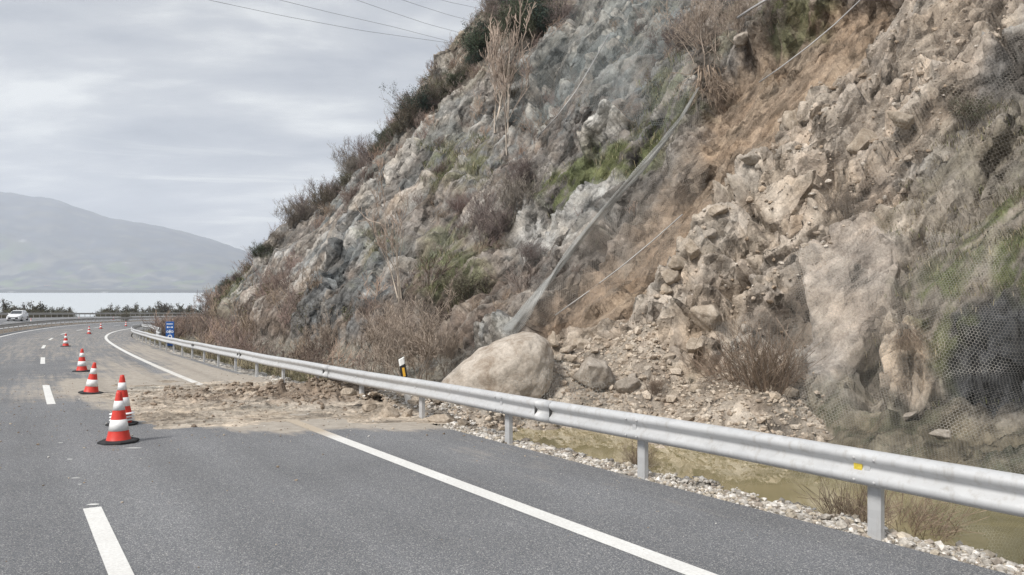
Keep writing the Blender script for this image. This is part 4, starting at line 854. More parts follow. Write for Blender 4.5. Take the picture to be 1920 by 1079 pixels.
RK = [(1112, 699, 15.9, 66, 46, 'rock_grey', 'large grey brown slab of rock right of the big boulder'), (1170, 712, 15.6, 36, 24, 'rock_grey', 'grey rock leaning on the right end of the large slab'), (1037, 641, 17.4, 12, 21, 'rock_tan', 'upright pointed stone between the big boulder and the debris'),
      (1062, 656, 17.2, 26, 10, 'rock_tan', 'flat tan stone just right of the pointed stone'), (1092, 645, 17.5, 28, 16, 'rock_tan', 'blocky tan rock crowning the rubble behind the slab'), (1048, 676, 16.9, 16, 12, 'rock_tan', 'rounded stone wedged between the big boulder and the slab'),
      (1116, 657, 17.2, 14, 10, 'rock_tan', 'small angular tan rock behind the grey slab'), (1070, 668, 16.9, 20, 8, 'rock_tan', 'thin tan plate of stone leaning below the flat stone'), (1330, 600, 16.9, 44, 40, 'rock_tan', 'massive brown block half buried at the top of the debris fan'),
      (1300, 648, 16.3, 24, 22, 'rock_tan', 'broken pale block under the massive brown block'), (1360, 650, 15.9, 26, 18, 'rock_tan', 'tan block with a dark gap beside it above the dry mud'), (1186, 694, 15.8, 16, 10, 'rock_grey', 'rounded grey stone over a dark hollow in the debris'),
      (1205, 700, 15.7, 12, 9, 'rock_tan', 'pale stone beside the rounded grey stone'), (1255, 668, 16.2, 14, 9, 'rock_tan', 'tan stone lying in the middle of the debris fan'), (1318, 732, 14.9, 12, 8, 'rock_tan', 'small stone on the smooth mud right of the debris'), (1182, 742, 15.0, 10, 6, 'rock_tan', 'small dark stone at the front of the debris'),
      (1244, 736, 15.0, 12, 7, 'rock_tan', 'small tan stone on the low part of the debris'), (1400, 640, 15.6, 22, 24, 'rock_grey', 'grey block under the lower edge of the torn netting'), (728, 748, 13.9, 34, 17, 'rock_tan', 'squat tan rock lying behind the guardrail post left of the boulder'), (690, 738, 14.5, 22, 13, 'rock_tan', 'tan rock on the mud left of the squat rock'),
      (763, 750, 13.9, 16, 14, 'rock_tan', 'brown rock squeezed beside the fourth guardrail post'), (652, 735, 15.0, 26, 12, 'rock_tan', 'dirty rock among the mud under the guardrail'), (650, 694, 17.2, 12, 6, 'rock_tan', 'pale stone showing just over the top of the guardrail'), (620, 722, 16.0, 14, 8, 'rock_tan', 'stone in the mud at the edge of the shoulder'),
      (830, 760, 13.2, 44, 14, 'rock_tan', 'long low rock under the guardrail below the big boulder'), (868, 770, 12.9, 20, 9, 'rock_tan', 'tan stone on the verge between two guardrail posts'), (1236, 900, 9.3, 14, 10, 'rock_grey', 'dark stone on the gravel beside the second guardrail post'), (1338, 916, 8.8, 11, 8, 'rock_tan', 'pale stone on the gravel bank by the water'),
      (1258, 520, 18.2, 26, 26, 'rock_tan', 'tan rock at the lower end of the outcrop beside the scar'), (1275, 495, 18.6, 30, 24, 'rock_tan', 'blocky pale rock in the outcrop beside the scar'), (1300, 470, 18.9, 24, 26, 'rock_tan', 'second block up the outcrop beside the scar'), (1330, 440, 19.4, 24, 20, 'rock_grey', 'third block up the outcrop, greyer than its neighbours'), (1250, 545, 17.9, 18, 14, 'rock_tan', 'smallest stone at the foot of the outcrop'),
      (1345, 395, 20.2, 30, 18, 'rock_tan', 'pale angular block above the outcrop of the scar'), (1482, 232, 22.5, 34, 36, 'rock_tan', 'rounded tan rock face standing out of the upper rubble'), (1410, 300, 21.5, 26, 22, 'rock_grey', 'grey white rock between the scar and the upper rubble'), (1620, 270, 19.0, 60, 34, 'rock_tan', 'broad tan ledge of rock in the upper rubble'), (1690, 225, 18.8, 44, 20, 'rock_tan', 'flat topped block above the broad tan ledge'),
      (1390, 75, 29, 30, 20, 'rock_grey', 'pale grey boulder at the end of the loose cable'), (1290, 135, 29, 22, 24, 'rock_grey', 'grey rock left of the roots at the head of the scar'), (1700, 780, 12.4, 40, 10, 'rock_grey', 'long mossy ledge stone low under the right netting'), (1760, 815, 12.0, 34, 14, 'rock_grey', 'grey stone low under the right netting near the ditch'), (1480, 735, 13.8, 26, 20, 'rock_tan', 'rounded tan stone at the foot of the smooth rock slab')]
for k, (px, py, t_, w, h, m, lb) in enumerate(RK):
    if py < 660 or px > 1390 or t_ > 17: 
        q = hp(px, py); t_ = q.y+.05*w*q.y/F; p = at(px, py, t_)
    else: p = at(px, py, t_)
    sx, sz_ = .85*w*t_/F, .85*h*t_/F
    if px > 560 and px < 1400 and py > 655: p.z = max(p.z, near(p.x, p.y)+sz_*.30) if p.z < near(p.x, p.y) else min(p.z, near(p.x, p.y)+sz_*.75)
    rock_obj('fallen_rock', p, (sx*1.12, (sx*sz_)**.5*1.0, sz_*1.15), (k*1.7) % .9-.45, 100+k, MT[m], lb, 18, 4, None, (0, ((k*37) % 10-5)*.05), .11, keep=.62)
# ------------------------------------------------------------------ exposed roots at the head of the scar
p = hp(1322, 140); o = plant('exposed_roots', 'roots', p+Vector((-.1, -.35, .2)), 1.2, 1.0, 'tangle of brown roots hanging from the top of the scarp', 'roots')
p = hp(1700, 628); plant('hanging_roots', 'roots', p+Vector((-.1, -.3, .15)), .3, 2.0, 'small clump of dry roots hanging over the dark hollow on the right', 'roots')
# ------------------------------------------------------------------ netting draped over the slope
def blur(A, k):
    B = np.pad(A, ((k, k), (k, k)), 'edge'); Cc = B.cumsum(0).cumsum(1); Cc = np.pad(Cc, ((1, 0), (1, 0))); n = 2*k+1
    return (Cc[n:, n:]-Cc[:-n, n:]-Cc[n:, :-n]+Cc[:-n, :-n])/(n*n)
dis = (Xh-Xb)*nx+(Yh-Yb)*ny+(Zh-Zb)*nz
env = dis.copy()
for k_ in range(3): env = np.maximum(env, np.roll(env, 2, 0)); env = np.maximum(env, np.roll(env, -2, 0)); env = np.maximum(env, np.roll(env, 3, 1)); env = np.maximum(env, np.roll(env, -3, 1))
env = blur(env, 5); env = np.maximum(env, dis+.05); env = np.maximum(blur(env, 2), dis+.045)
tens = .05*ridged(S*.55+.25*V, V*.05, 701, 2)
env = env+.035+np.maximum(tens, 0)*.6
XN, YN, ZN = Xb+env*nx, Yb+env*ny, Zb+env*nz
def biggest(m):
    L = np.where(m, np.arange(m.size).reshape(m.shape)+1, 0)
    for _ in range(4000):
        N_ = L.copy()
        for a_, s_ in ((0, 1), (0, -1), (1, 1), (1, -1)):
            sh_ = np.roll(L, s_, a_); N_ = np.where(m, np.maximum(N_, sh_), 0)
        if (N_ == L).all(): break
        L = N_
    v_, c_ = np.unique(L[L > 0], return_counts=True); return L == v_[np.argmax(c_)]
def net(name, poly, mat, label, soft=1.0, step=2, extra=None, lift=0.0):
    sd = poly_sd(PX+wx*.8*soft, PY+wy*.8*soft, poly); kp = sd > 0
    if extra is not None: kp &= extra
    i0, i1 = np.where(kp.any(1))[0][[0, -1]]; j0, j1 = np.where(kp.any(0))[0][[0, -1]]
    sl = (slice(i0, i1+1, step), slice(j0, j1+1, step)); kk = kp[sl]; kk = biggest(kk[:, :]) & True
    X, Y, Z = (XN+lift*nx)[sl], (YN+lift*ny)[sl], (ZN+lift*nz)[sl]; fc_ = grid_faces(*kk.shape); kf_ = kk.ravel(); fc_ = fc_[kf_[fc_].all(1)]
    ids_ = np.unique(fc_); mp_ = np.full(kf_.size, -1); mp_[ids_] = np.arange(len(ids_))
    uv_ = np.stack([S[sl], V[sl]], -1).reshape(-1, 2)[ids_]
    o = mesh_np(name, np.stack([X, Y, Z], -1).reshape(-1, 3)[ids_], mp_[fc_], mat, None, uv_); return tag(o, label, 'netting')
net('rockfall_netting', [(1560, 500), (1700, 560), (1760, 460), (2400, 380), (2400, 1100), (1500, 980), (1470, 800), (1360, 660), (1450, 590), (1530, 510)], MT['net'], 'grey hexagonal wire netting hanging over the dark rock low on the right', extra=(V > 3.2)*(S > 1) > 0)
net('upper_netting', [(1560, 330), (1640, 160), (1720, -60), (2400, -60), (2400, 380), (1760, 458), (1700, 556), (1560, 496)], MT['net_fine'], 'thin wire netting draped over the upper right part of the slope', extra=(S > 2) > 0)
net('torn_netting', [(1325, 150), (1230, 300), (1110, 455), (985, 625), (1055, 640), (1130, 560), (1250, 450), (1300, 320), (1310, 250)], MT['net_brown'], 'brown stained netting hanging over the left side of the landslide scar', extra=(S < 40))
net('slope_netting', [(1325, 150), (1280, 90), (1180, 120), (1060, 260), (1180, 250), (1240, 240)], MT['net_green'], 'netting on the green edge just left of the scarp', extra=(S < 60))
net('green_netting', [(945, 275), (1010, 170), (1100, 70), (1180, -60), (1420, -60), (1300, 90), (1180, 200), (1080, 250), (1010, 275)], MT['net_green'], 'bluish green netting covering the upper middle of the slope', extra=(S < 90))
net('slack_netting', [(1150, 330), (1110, 370), (1000, 430), (960, 480), (980, 560), (1040, 520), (1130, 400)], MT['net'], 'grey netting over the pale rock face left of the bunched netting', extra=(S < 60))
# bunched strip of netting that hangs down the left side of the scar
def roll(name, pts, rad, mat, label, flat=.5, lift=.25, n=18, layers=2, smo=3):
    P = []
    for px, py, lf in pts: q = hp(px, py); i = hit(px, py); P.append(q+Vector((-.55, -.75, .15))*lf)
    C_ = [np.array(p) for p in P]; T = np.linspace(0, len(C_)-1, (len(C_)-1)*9+1); Cx = np.array([np.interp(T, range(len(C_)), [c[a] for c in C_]) for a in range(3)]).T
    for _ in range(smo): Cx[1:-1] = (Cx[:-2]+Cx[1:-1]*2+Cx[2:])/4
    root = empty(name, Cx[0], 0, label, 'netting')
    for l in range(layers):
        V = []; uv_ = []; L = np.concatenate([[0], np.cumsum(np.linalg.norm(np.diff(Cx, axis=0), axis=1))])
        for k, c in enumerate(Cx):
            d = Cx[min(k+1, len(Cx)-1)]-Cx[max(k-1, 0)]; d /= np.linalg.norm(d); a = np.cross(d, [0.35, .5, .8]); a /= np.linalg.norm(a); b = np.cross(d, a)
            rr = np.interp(T[k], range(len(rad)), rad)*(1-.35*l)
            for j in range(n+1):
                t = 2*math.pi*j/n; q = rr*(1+.30*math.sin(3*t+L[k]*1.1+l)+.18*math.sin(5*t-L[k]*2.3))
                V.append(c+(a*math.cos(t)+b*math.sin(t)*flat)*q-Cx[0]); uv_.append((j/n*1.1+l*.3, L[k]))
        mesh_np('net_layer', V, grid_faces(len(Cx), n+1), mat, None, uv_, parent=root)
    return root
roll('bunched_netting', [(1318, 168, .2), (1290, 225, .35), (1255, 275, .5), (1215, 325, .6), (1165, 385, .6), (1115, 440, .6), (1070, 498, .6), (1030, 548, .6), (995, 595, .6), (966, 630, .5)], [.07, .09, .11, .12, .12, .13, .14, .15, .17, .20], MT['net_roll'], 'long bunched strip of grey netting hanging diagonally down to the big boulder', smo=160)
roll('fold_netting', [(1545, 745, .15), (1590, 692, .3), (1640, 645, .35), (1700, 605, .3)], [.06, .09, .09, .05], MT['net_brown'], 'rolled fold in the right netting over the dark hollow', layers=2)
roll('lower_fold_netting', [(1360, 655, .15), (1430, 600, .25), (1500, 545, .3), (1535, 512, .2)], [.03, .05, .06, .04], MT['net_brown'], 'thin folded edge of netting over the shaded gap left of the smooth slab', layers=1)
# crumpled net around the boulder: a sheet thrown over uneven ground
def crumple(name, poly, t0, label, mat, amp=.22, seed=0, dz=.12):
    a = [at(px, py, t_) for px, py, t_ in poly]; n = 46; V = []; uv_ = []
    p00, p10, p11, p01 = [np.array(q) for q in a]; L1 = np.linalg.norm(p10-p00); L2 = np.linalg.norm(p01-p00)
    u, v = np.meshgrid(np.linspace(0, 1, n), np.linspace(0, 1, n), indexing='ij')
    P = (p00*(1-u[..., None])*(1-v[..., None])+p10*u[..., None]*(1-v[..., None])+p11*(u*v)[..., None]+p01*((1-u)*v)[..., None])
    N_ = fbm(u*3.2, v*3.2, seed, 4)*amp+ridged(u*2.5, v*2.5, seed+3, 3)*amp*.5; P[..., 2] += N_+dz; P[..., 0] += .4*amp*fbm(u*4, v*4, seed+9, 2)
    return tag(mesh_np(name, P.reshape(-1, 3), grid_faces(n, n), mat, None, np.stack([u*L1, v*L2], -1).reshape(-1, 2)), label, 'netting')
crumple('fallen_netting', [(770, 712, 15.4), (915, 650, 18.4), (960, 640, 18.2), (850, 722, 14.9)], 16, 'sagging grey netting spread left of the big boulder', MT['net'], .16, 3, .08)
crumple('crumpled_netting', [(955, 742, 14.3), (1040, 690, 15.6), (1160, 740, 15.2), (1090, 790, 13.4)], 15, 'crumpled dark netting lying right of the big boulder behind the guardrail', MT['net'], .22, 8, .10)
crumple('sunken_netting', [(945, 800, 12.4), (960, 765, 13.4), (1010, 770, 13.2), (1010, 806, 12.3)], 13, 'wad of netting lying at the end of the ditch water under the guardrail', MT['net'], .2, 15, .06)
# cables
def cable(name, pts, r, mat, label, lift=.25):
    P = []
    for px, py in pts: P.append(hp(px, py)+Vector((-.45, -.6, .3))*lift)
    for _ in range(2): P = [P[0]]+[(P[k-1]+P[k]*2+P[k+1])/4 for k in range(1, len(P)-1)]+[P[-1]]
    o = MB().tube(P, r, 5).build(name, mat, None, off=P[0], smooth=True); o.location = P[0]; return tag(o, label, 'cable')
MT['cable'] = simple('steel_cable', (.42, .41, .40), .5, .5); MT['cable_dark'] = simple('dark_cable', (.05, .05, .048), .6, .2)
cable('steel_cable', [(1392, 62), (1420, 48), (1450, 30), (1478, 12), (1500, -6)], .045, MT['cable'], 'pale loose cable above the bare bushes at the top of the slope', .9)
cable('steel_cable', [(1430, 175), (1470, 145), (1520, 105), (1570, 70), (1625, 20), (1650, -10)], .022, MT['cable'], 'thin cable running up beside the dark crack of the upper scar', .7)
cable('steel_cable', [(1050, 590), (1110, 545), (1170, 500), (1230, 450), (1280, 405)], .02, MT['net_brown'].copy() if False else MT['cable'], 'thin muddy cable across the brown soil of the scar', .2)
cable('steel_cable', [(1012, 262), (1050, 230), (1085, 190), (1120, 130), (1150, 80)], .022, MT['cable'], 'light cable crossing the bluish green netting', .5)
# ------------------------------------------------------------------ traffic cones
MT['cone_red'] = simple('cone_red', (.62, .045, .03), .45, 0, .5, .12, 12); MT['cone_white'] = simple('cone_white', (.80, .80, .80), .35, 0, .5, .06, 20); MT['rubber'] = simple('black_rubber', (.03, .03, .032), .8, 0, .3, .3, 14)
CONE = {}
def cone_meshes():
    H = .74; r0, r1 = .158, .033
    def rad(z): return r0+(r1-r0)*(z-.035)/(H-.035)
    def band(z0, z1, e=0.0, flange=False):
        n = 32; pr = [(rad(z0)+e, z0), (rad(z1)+e, z1)]; return MB().lathe([(rad(z0)+e-.004, z0)]+pr+[(rad(z1)+e-.004, z1)], n)
    base = MB(); k = []
    for zz, r in ((0, .262), (.026, .262), (.040, .235), (.042, .165)):
        k.append([(r*1.05*math.cos(math.radians(22.5+45*i)), r*1.05*math.sin(math.radians(22.5+45*i)), zz) for i in range(8)])
    V = [p for q in k for p in q]; Fs = [(a*8+i, a*8+(i+1) % 8, (a+1)*8+(i+1) % 8, (a+1)*8+i) for a in range(3) for i in range(8)]+[tuple(range(24, 32)), tuple(range(7, -1, -1))]; base.add(V, Fs)
    body = MB().lathe([(rad(.034)+.012, .034), (rad(.05)+.006, .05), (rad(.16), .16), (rad(.70), .70), (rad(.735), .735), (.026, .742), (.02, .73), (.0001, .72)], 32)
    CONE['base'] = base.build('base', MT['rubber'], bevel=.004); CONE['body'] = body.build('body', MT['cone_red'], smooth=True)
    CONE['b1'] = band(.175, .335, .0035).build('reflective_band', MT['cone_white'], smooth=True); CONE['b2'] = band(.47, .605, .0035).build('reflective_band', MT['cone_white'], smooth=True)
cone_meshes(); _first = [True]; used_ = set(['base', 'body', 'b1', 'b2'])
CONE['collar'] = MB().lathe([(.150, .03), (.205, .028), (.215, .036), (.205, .046), (.150, .062)], 32).build('collar', MT['cone_white'], smooth=True)
def cone(so, label, group=None, rz=.2, tilt=(0, 0), lift=0.0, sc=1.0, at_=None, bare=False):
    p = at_ or rp(so[0], so[1], .004+lift); r = empty('traffic_cone', p, rz, label, 'traffic cone', group or 'traffic cones along the closed lane'); r.rotation_euler = (tilt[0]-.03, tilt[1], rz); r.scale = (sc, sc, sc)
    for k in (('collar', 'body', 'b1', 'b2') if bare else ('base', 'body', 'b1', 'b2')):
        c = CONE[k] if _first[0] or k not in used_ else CONE[k].copy()
        used_.add(k)
        if c.name not in col.objects: col.objects.link(c)
        c.parent = r
    _first[0] = False; return r
cone(road_at(222, 830), 'nearest red and white traffic cone, standing on clean asphalt', sc=1.0)
s0 = road_at(228, 797)
for k in range(4): cone(s0, ['red and white cone at the bottom of the stack behind the nearest cone', 'second cone up in the stack behind the nearest cone', 'third cone up in the stack behind the nearest cone', 'topmost cone of the stack behind the nearest cone'][k], 'stacked cones behind the nearest cone', .2+.05*k, lift=.052*k, sc=.92, bare=k > 0)
cone(road_at(171, 738), 'red and white cone leaning slightly at the left end of the mud', tilt=(.0, .10), sc=.98)
cone(road_at(154, 697), 'third single cone along the lane, just beyond the mud')
cone(road_at(123, 650), 'fourth single cone, standing right of the small lane dashes')
cone(road_at(167, 627), 'small distant cone between the lane dashes and the white edge line'); cone(road_at(189, 617), 'tiny cone beyond the small distant cone'); cone(road_at(236, 612), 'farthest cone before the bend, tiny and dark')
for px, py, lb in ((58, 604, 'tiny cone on the far carriageway just right of the white car'), (148, 600, 'tiny cone in the middle of the far carriageway'), (213, 599, 'rightmost tiny cone on the far carriageway')):
    cone(road_at(px, py+1), lb, 'cones on the far carriageway', sc=.8)
# ------------------------------------------------------------------ striped marker post
MT['white_pl'] = simple('white_plastic', (.80, .80, .78), .5, 0, .4, .06, 6); MT['black_pl'] = simple('black_plastic', (.02, .02, .022), .5); MT['amber'] = simple('amber_reflector', (.75, .42, .05), .25, 0, .6)
s0, o0 = 15.9, 2.95; p = rp(s0, o0); q = at(767, 712, 14.9); p = Vector((q.x, q.y, near(q.x, q.y)-.02)); top = CAMZ-(672-CY)/F*p.y
r = empty('marker_post', p, .2, 'leaning white marker post with a black panel and amber reflector behind the guardrail', 'marker post'); r.rotation_euler = (.0, -.16, .25); H = (top-p.z)/math.cos(.16)
def sec(z0, z1, e=0.0, cut=0.0):
    m = MB(); a, b = .06+e, .045+e; P = []
    for z, k in ((z0, 0), (z1, 1)):
        for x, y in ((-a, -b*.4), (-a*.6, -b), (a*.6, -b), (a, -b*.4), (a, b), (-a, b)): P.append((x, y, z+(cut*x/a if k else cut*x/a)))
    return m.add(P, [(5, 4, 3, 2, 1, 0), (6, 7, 8, 9, 10, 11)]+[(i, (i+1) % 6, (i+1) % 6+6, i+6) for i in range(6)])
sec(0, H-.42).build('post_body', MT['white_pl'], r, bevel=.004); sec(H-.42, H-.13, .001, .02).build('black_panel', MT['black_pl'], r); sec(H-.13, H, 0, .02).build('post_cap', MT['white_pl'], r, bevel=.004)
MB().box((0, -.049, H-.275), (.05, .006, .18)).build('amber_reflector', MT['amber'], r, bevel=.002)
# ------------------------------------------------------------------ blue services sign
s0, o0 = road_at(318, 661); o0 = 2.9; 
best = min(((abs(proj(*road(a, 3.0))[0]-319), a) for a in np.arange(20, 70, .2)))[1]
p = rp(best, 3.0); p.z = near(p.x, p.y); zt = CAMZ-(603-CY)/F*p.y; H = zt-p.z; w = 14.5/F*p.y
r = empty('road_sign', p, float(phi(best))*.4, 'tall narrow blue sign with white lettering behind the guardrail', 'sign')
MT['sign_blue'] = simple('sign_blue', (.015, .10, .36), .4, 0, .5, .06, 4); MT['sign_white'] = simple('sign_white', (.80, .82, .84), .4, 0, .4, .03)
MB().box((0, 0, H/2+.05), (w, .035, H-.12)).build('panel', MT['sign_blue'], r, bevel=.01)
for sx in (-1, 1): MB().tube([(sx*w*.36, .04, -.3), (sx*w*.36, .04, H-.1)], .022, 8).build('post', MT['galv_old'], r)
def glyph(x, z, w_, h_, kind):
    m = MB(); y = -.021
    if kind == 'bar': m.box((x, y, z), (w_, .006, h_))
    elif kind == 'arrow': m.prism([(x-w_/2, z-h_*.1), (x, z+h_/2), (x+w_/2, z-h_*.1), (x+w_*.18, z-h_*.1), (x+w_*.18, z-h_/2), (x-w_*.18, z-h_/2), (x-w_*.18, z-h_*.1)], .006, (0, y, 0))
    else: m.lathe([(w_*.28, -.003), (w_*.5, -.003), (w_*.5, .003), (w_*.28, .003), (w_*.28, -.003)], 16, (x, y, z), 'y')
    return m
for z_, row in ((H-.16, [('bar', -.3, .13, .05), ('bar', -.12, .09, .05), ('bar', .06, .13, .05), ('bar', .26, .11, .05)]), (H-.36, [('bar', -.26, .12, .09), ('bar', 0, .1, .05), ('bar', .26, .12, .09)]), (H-.64, [('ring', -.27, .2, .16), ('arrow', 0, .2, .2), ('ring', .27, .2, .16)]), (H-.54, [('bar', 0, .14, .03)]), (H-.95, [('ring', 0, .34, .2)]), (H-1.12, [('bar', -.1, .12, .05), ('bar', .14, .1, .05)])):
    if z_ < .1: continue
    for kd, x_, w_, h_ in row: glyph(x_*w, z_, w_*w*1.6, h_, kd).build('symbol', MT['sign_white'], r)
# ------------------------------------------------------------------ oncoming white car
MT['car'] = simple('white_car_paint', (.78, .79, .80), .22, 0, .5, .03, 3); MT['glass'] = simple('dark_glass', (.03, .035, .04), .08, 0, .8); MT['tyre'] = simple('tyre', (.025, .025, .025), .85); MT['rim'] = simple('alloy_rim', (.45, .46, .47), .35, .7); MT['lamp'] = simple('headlight_glass', (.65, .68, .70), .1, 0, .8)
s0, o0 = road_at(32, 602); o0 = min(max(o0, -17.5), -12); best = min(((abs(proj(*road(a, -15.6))[0]-33), a) for a in np.arange(80, 150, .25)))[1]; p = rp(best, -15.6)
car = empty('car', p, float(phi(best)), 'white hatchback driving towards the camera on the far carriageway', 'car')
def loft(secs, n_top=None):
    m = MB(); V = []; n = len(secs[0][1])
    for y, pts in secs: V += [(x, y, z) for x, z in pts]
    Fs = [(k*n+j, k*n+j+1, (k+1)*n+j+1, (k+1)*n+j) for k in range(len(secs)-1) for j in range(n-1)]+[(k*n+n-1, k*n, (k+1)*n, (k+1)*n+n-1) for k in range(len(secs)-1)]
    return m.add(V, Fs+[tuple(range(n)), tuple((len(secs)-1)*n+j for j in reversed(range(n)))])
def ring(w_, z0, z1, wt): return [(-w_, z0), (-w_*1.0, (z0+z1)/2), (-wt, z1), (wt, z1), (w_*1.0, (z0+z1)/2), (w_, z0)]
loft([(-2.05, ring(.70, .35, .62, .66)), (-1.95, ring(.84, .24, .74, .78)), (-1.3, ring(.89, .20, .88, .82)), (-.75, ring(.90, .20, .97, .84)), (.9, ring(.90, .20, 1.0, .84)), (1.85, ring(.86, .24, .98, .80)), (2.05, ring(.78, .34, .84, .70))]).build('body', MT['car'], car, bevel=.03)
loft([(-.80, ring(.80, .90, .98, .76)), (-.15, ring(.78, .90, 1.40, .60)), (.3, ring(.78, .90, 1.47, .60)), (1.2, ring(.78, .90, 1.45, .60)), (1.75, ring(.76, .90, 1.20, .62)), (1.95, ring(.74, .90, .98, .66))]).build('roof', MT['car'], car, bevel=.02)
loft([(-.74, ring(.72, .94, 1.0, .68)), (-.19, ring(.66, 1.0, 1.385, .56)), (-.15, ring(.66, 1.0, 1.37, .56))]).build('windscreen', MT['glass'], car).location = (0, -.035, .02)
for sx in (-1, 1):
    MB().add([(sx*.815, -.45, 1.0), (sx*.815, 1.6, 1.0), (sx*.66, 1.25, 1.36), (sx*.66, -.0, 1.36), (sx*.79, -.45, 1.0), (sx*.79, 1.6, 1.0), (sx*.64, 1.25, 1.36), (sx*.64, 0, 1.36)], [(0, 1, 2, 3), (7, 6, 5, 4), (0, 3, 7, 4), (1, 5, 6, 2), (2, 6, 7, 3), (0, 4, 5, 1)]).build('side_window', MT['glass'], car)
    MB().prism([(-.16, -.06), (.14, -.05), (.17, .06), (-.12, .07)], .10, (sx*.60, -1.98, .68)).build('headlight', MT['lamp'], car, bevel=.01)
    MB().box((sx*.95, -.45, 1.02), (.16, .10, .13)).build('wing_mirror', MT['car'], car, bevel=.02)
    for y_ in (-1.25, 1.3):
        w_ = empty('wheel', (sx*.80, y_, .32)); w_.parent = car
        MB().lathe([(.20, -.1), (.30, -.1), (.32, -.06), (.32, .06), (.30, .1), (.20, .1)], 24, (0, 0, 0), 'x').build('tyre', MT['tyre'], w_); MB().lathe([(.0001, .085), (.07, .09), (.2, .07), (.2, -.07), (.0001, -.08)], 16, (0, 0, 0), 'x').build('rim', MT['rim'], w_)
MB().box((0, -2.05, .45), (1.15, .06, .22)).build('grille', MT['black_pl'], car, bevel=.01); MB().box((0, -2.085, .42), (.50, .012, .11)).build('number_plate', MT['sign_white'], car)
# ------------------------------------------------------------------ embankment, lake, far shore, mountain
es = np.concatenate([np.arange(-50, 60, 4.0), np.arange(60, 230, 1.5), np.arange(230, 330, 6)]); eo = np.concatenate([-np.arange(20.3, 30, .8)[::-1], ])
ES, EO = np.meshgrid(es, np.concatenate([-np.array([260, 150, 100, 75, 60, 50, 44, 40]), -np.arange(36, 20.2, -1.2), [-20.3]]), indexing='ij')
x, y, z = road(ES, EO); z0_ = road(ES, -20.3+0*EO)[2]; dd = -20.3-EO; z = z0_-.05-np.minimum(dd*.33, 60)*sstep(0, 3, dd)+.25*fbm(ES*.2, EO*.3, 801, 4)*sstep(0, 2, dd)
ec = C(.17, .15, .105)*(1+.35*fbm(ES*.4, EO*.6, 802, 4))[..., None]
tag(mesh_np('embankment', np.stack([x, y, z], -1).reshape(-1, 3), grid_faces(*ES.shape)[:, ::-1], MT['gravel'], ec.reshape(-1, 3), np.stack([ES, EO], -1).reshape(-1, 2)), 'grassy embankment falling from the far guardrail to the lake', kind='structure')
M = Mat('lake_water'); p = M.gpos()
nb = M.bump(M.noise(M.scale(p, (.25, .9, 1)), .35, 4), .10, .35)
MT['lake'] = M.done(M.bsdf((.50, .53, .54), .35, 0, .8, nb))
def plane(name, x0, x1, y0, y1, z, mat, label, n=24):
    X, Y = np.meshgrid(np.linspace(x0, x1, n), np.linspace(y0, y1, n), indexing='ij')
    return tag(mesh_np(name, np.stack([X, Y, 0*X+z], -1).reshape(-1, 3), grid_faces(n, n), mat, uv=np.stack([X, Y], -1).reshape(-1, 2)), label, kind='structure')
LZ = -16.0
plane('lake', -5600, 3600, -500, 5600, LZ, MT['lake'], 'pale still lake between the motorway and the mountain')
M = Mat('far_ground'); p = M.gpos(); k = M.ramp(M.noise(p, .004, 8, .62), [(.35, (.06, .07, .045)), (.5, (.11, .10, .075)), (.65, (.17, .15, .12))])
MT['ground'] = M.done(M.bsdf(k, .95, 0, .1)); plane('ground', -5700, 5700, -560, 5700, LZ-2, MT['ground'], 'ground under the scene')
# mountain: height field over the far shore
u = np.linspace(-1.35, .55, 260); dist = np.concatenate([np.linspace(2480, 3000, 26), np.linspace(3030, 5400, 70)])
UU, DD = np.meshgrid(u, dist, indexing='ij'); pxm = CX+F*UU
ridge_y = np.interp(pxm, [-1000, -500, -200, 0, 100, 200, 310, 400, 465, 540, 620, 760, 1000, 1800], [352, 354, 357, 364, 384, 411, 431, 453, 478, 500, 515, 528, 535, 538])
hr = (CY-ridge_y)/F*4700+CAMZ
a = sstep(2650, 4700, DD)**1.25; zz = LZ+3+(hr-LZ)*a*np.where(DD > 4700, 1-.10*(DD-4700)/700, 1)+(hr*.05+6)*fbm(UU*9, DD/420, 811, 5)*sstep(2650, 3400, DD)*(1-.75*sstep(4300, 4700, DD))
zz += 5*fbm(UU*60, DD/60, 812, 3)*sstep(2600, 3300, DD)+6*sstep(2490, 2560, DD)*(1+.5*fbm(UU*80, DD/40, 813, 3)); zz = np.where(DD < 2500, LZ-1.5, zz)
fld = fbm(UU*26, DD/110, 815, 5); fld2 = facets(UU*55, DD/70, 816, 0)
mc = np.zeros(UU.shape+(3,))+C(.040, .048, .065); mc = lay(mc, sstep(0, .4, fld)*.6, C(.10, .095, .08)); low = 1-sstep(3200, 3900, DD)
mc = lay(mc, low*(fld2[0] > .72)*.6, C(.16, .155, .13)); mc = lay(mc, low*(fld2[0] < .2)*.8, C(.10, .13, .06)); mc = lay(mc, 1-sstep(2560, 2680, DD), C(.035, .035, .03)); mc = lay(mc, (low > .3)*(facets(UU*220, DD/30, 818, 0)[0] > .995)*.5, C(.4, .4, .39))
MT['mount'] = mat_col('mountain_land', .95, .35, .01)
tag(mesh_np('mountain', np.stack([UU*DD, DD, zz], -1).reshape(-1, 3), grid_faces(*UU.shape), MT['mount'], mc.reshape(-1, 3)), 'hazy blue mountain sloping down to the right beyond the lake', kind='structure')
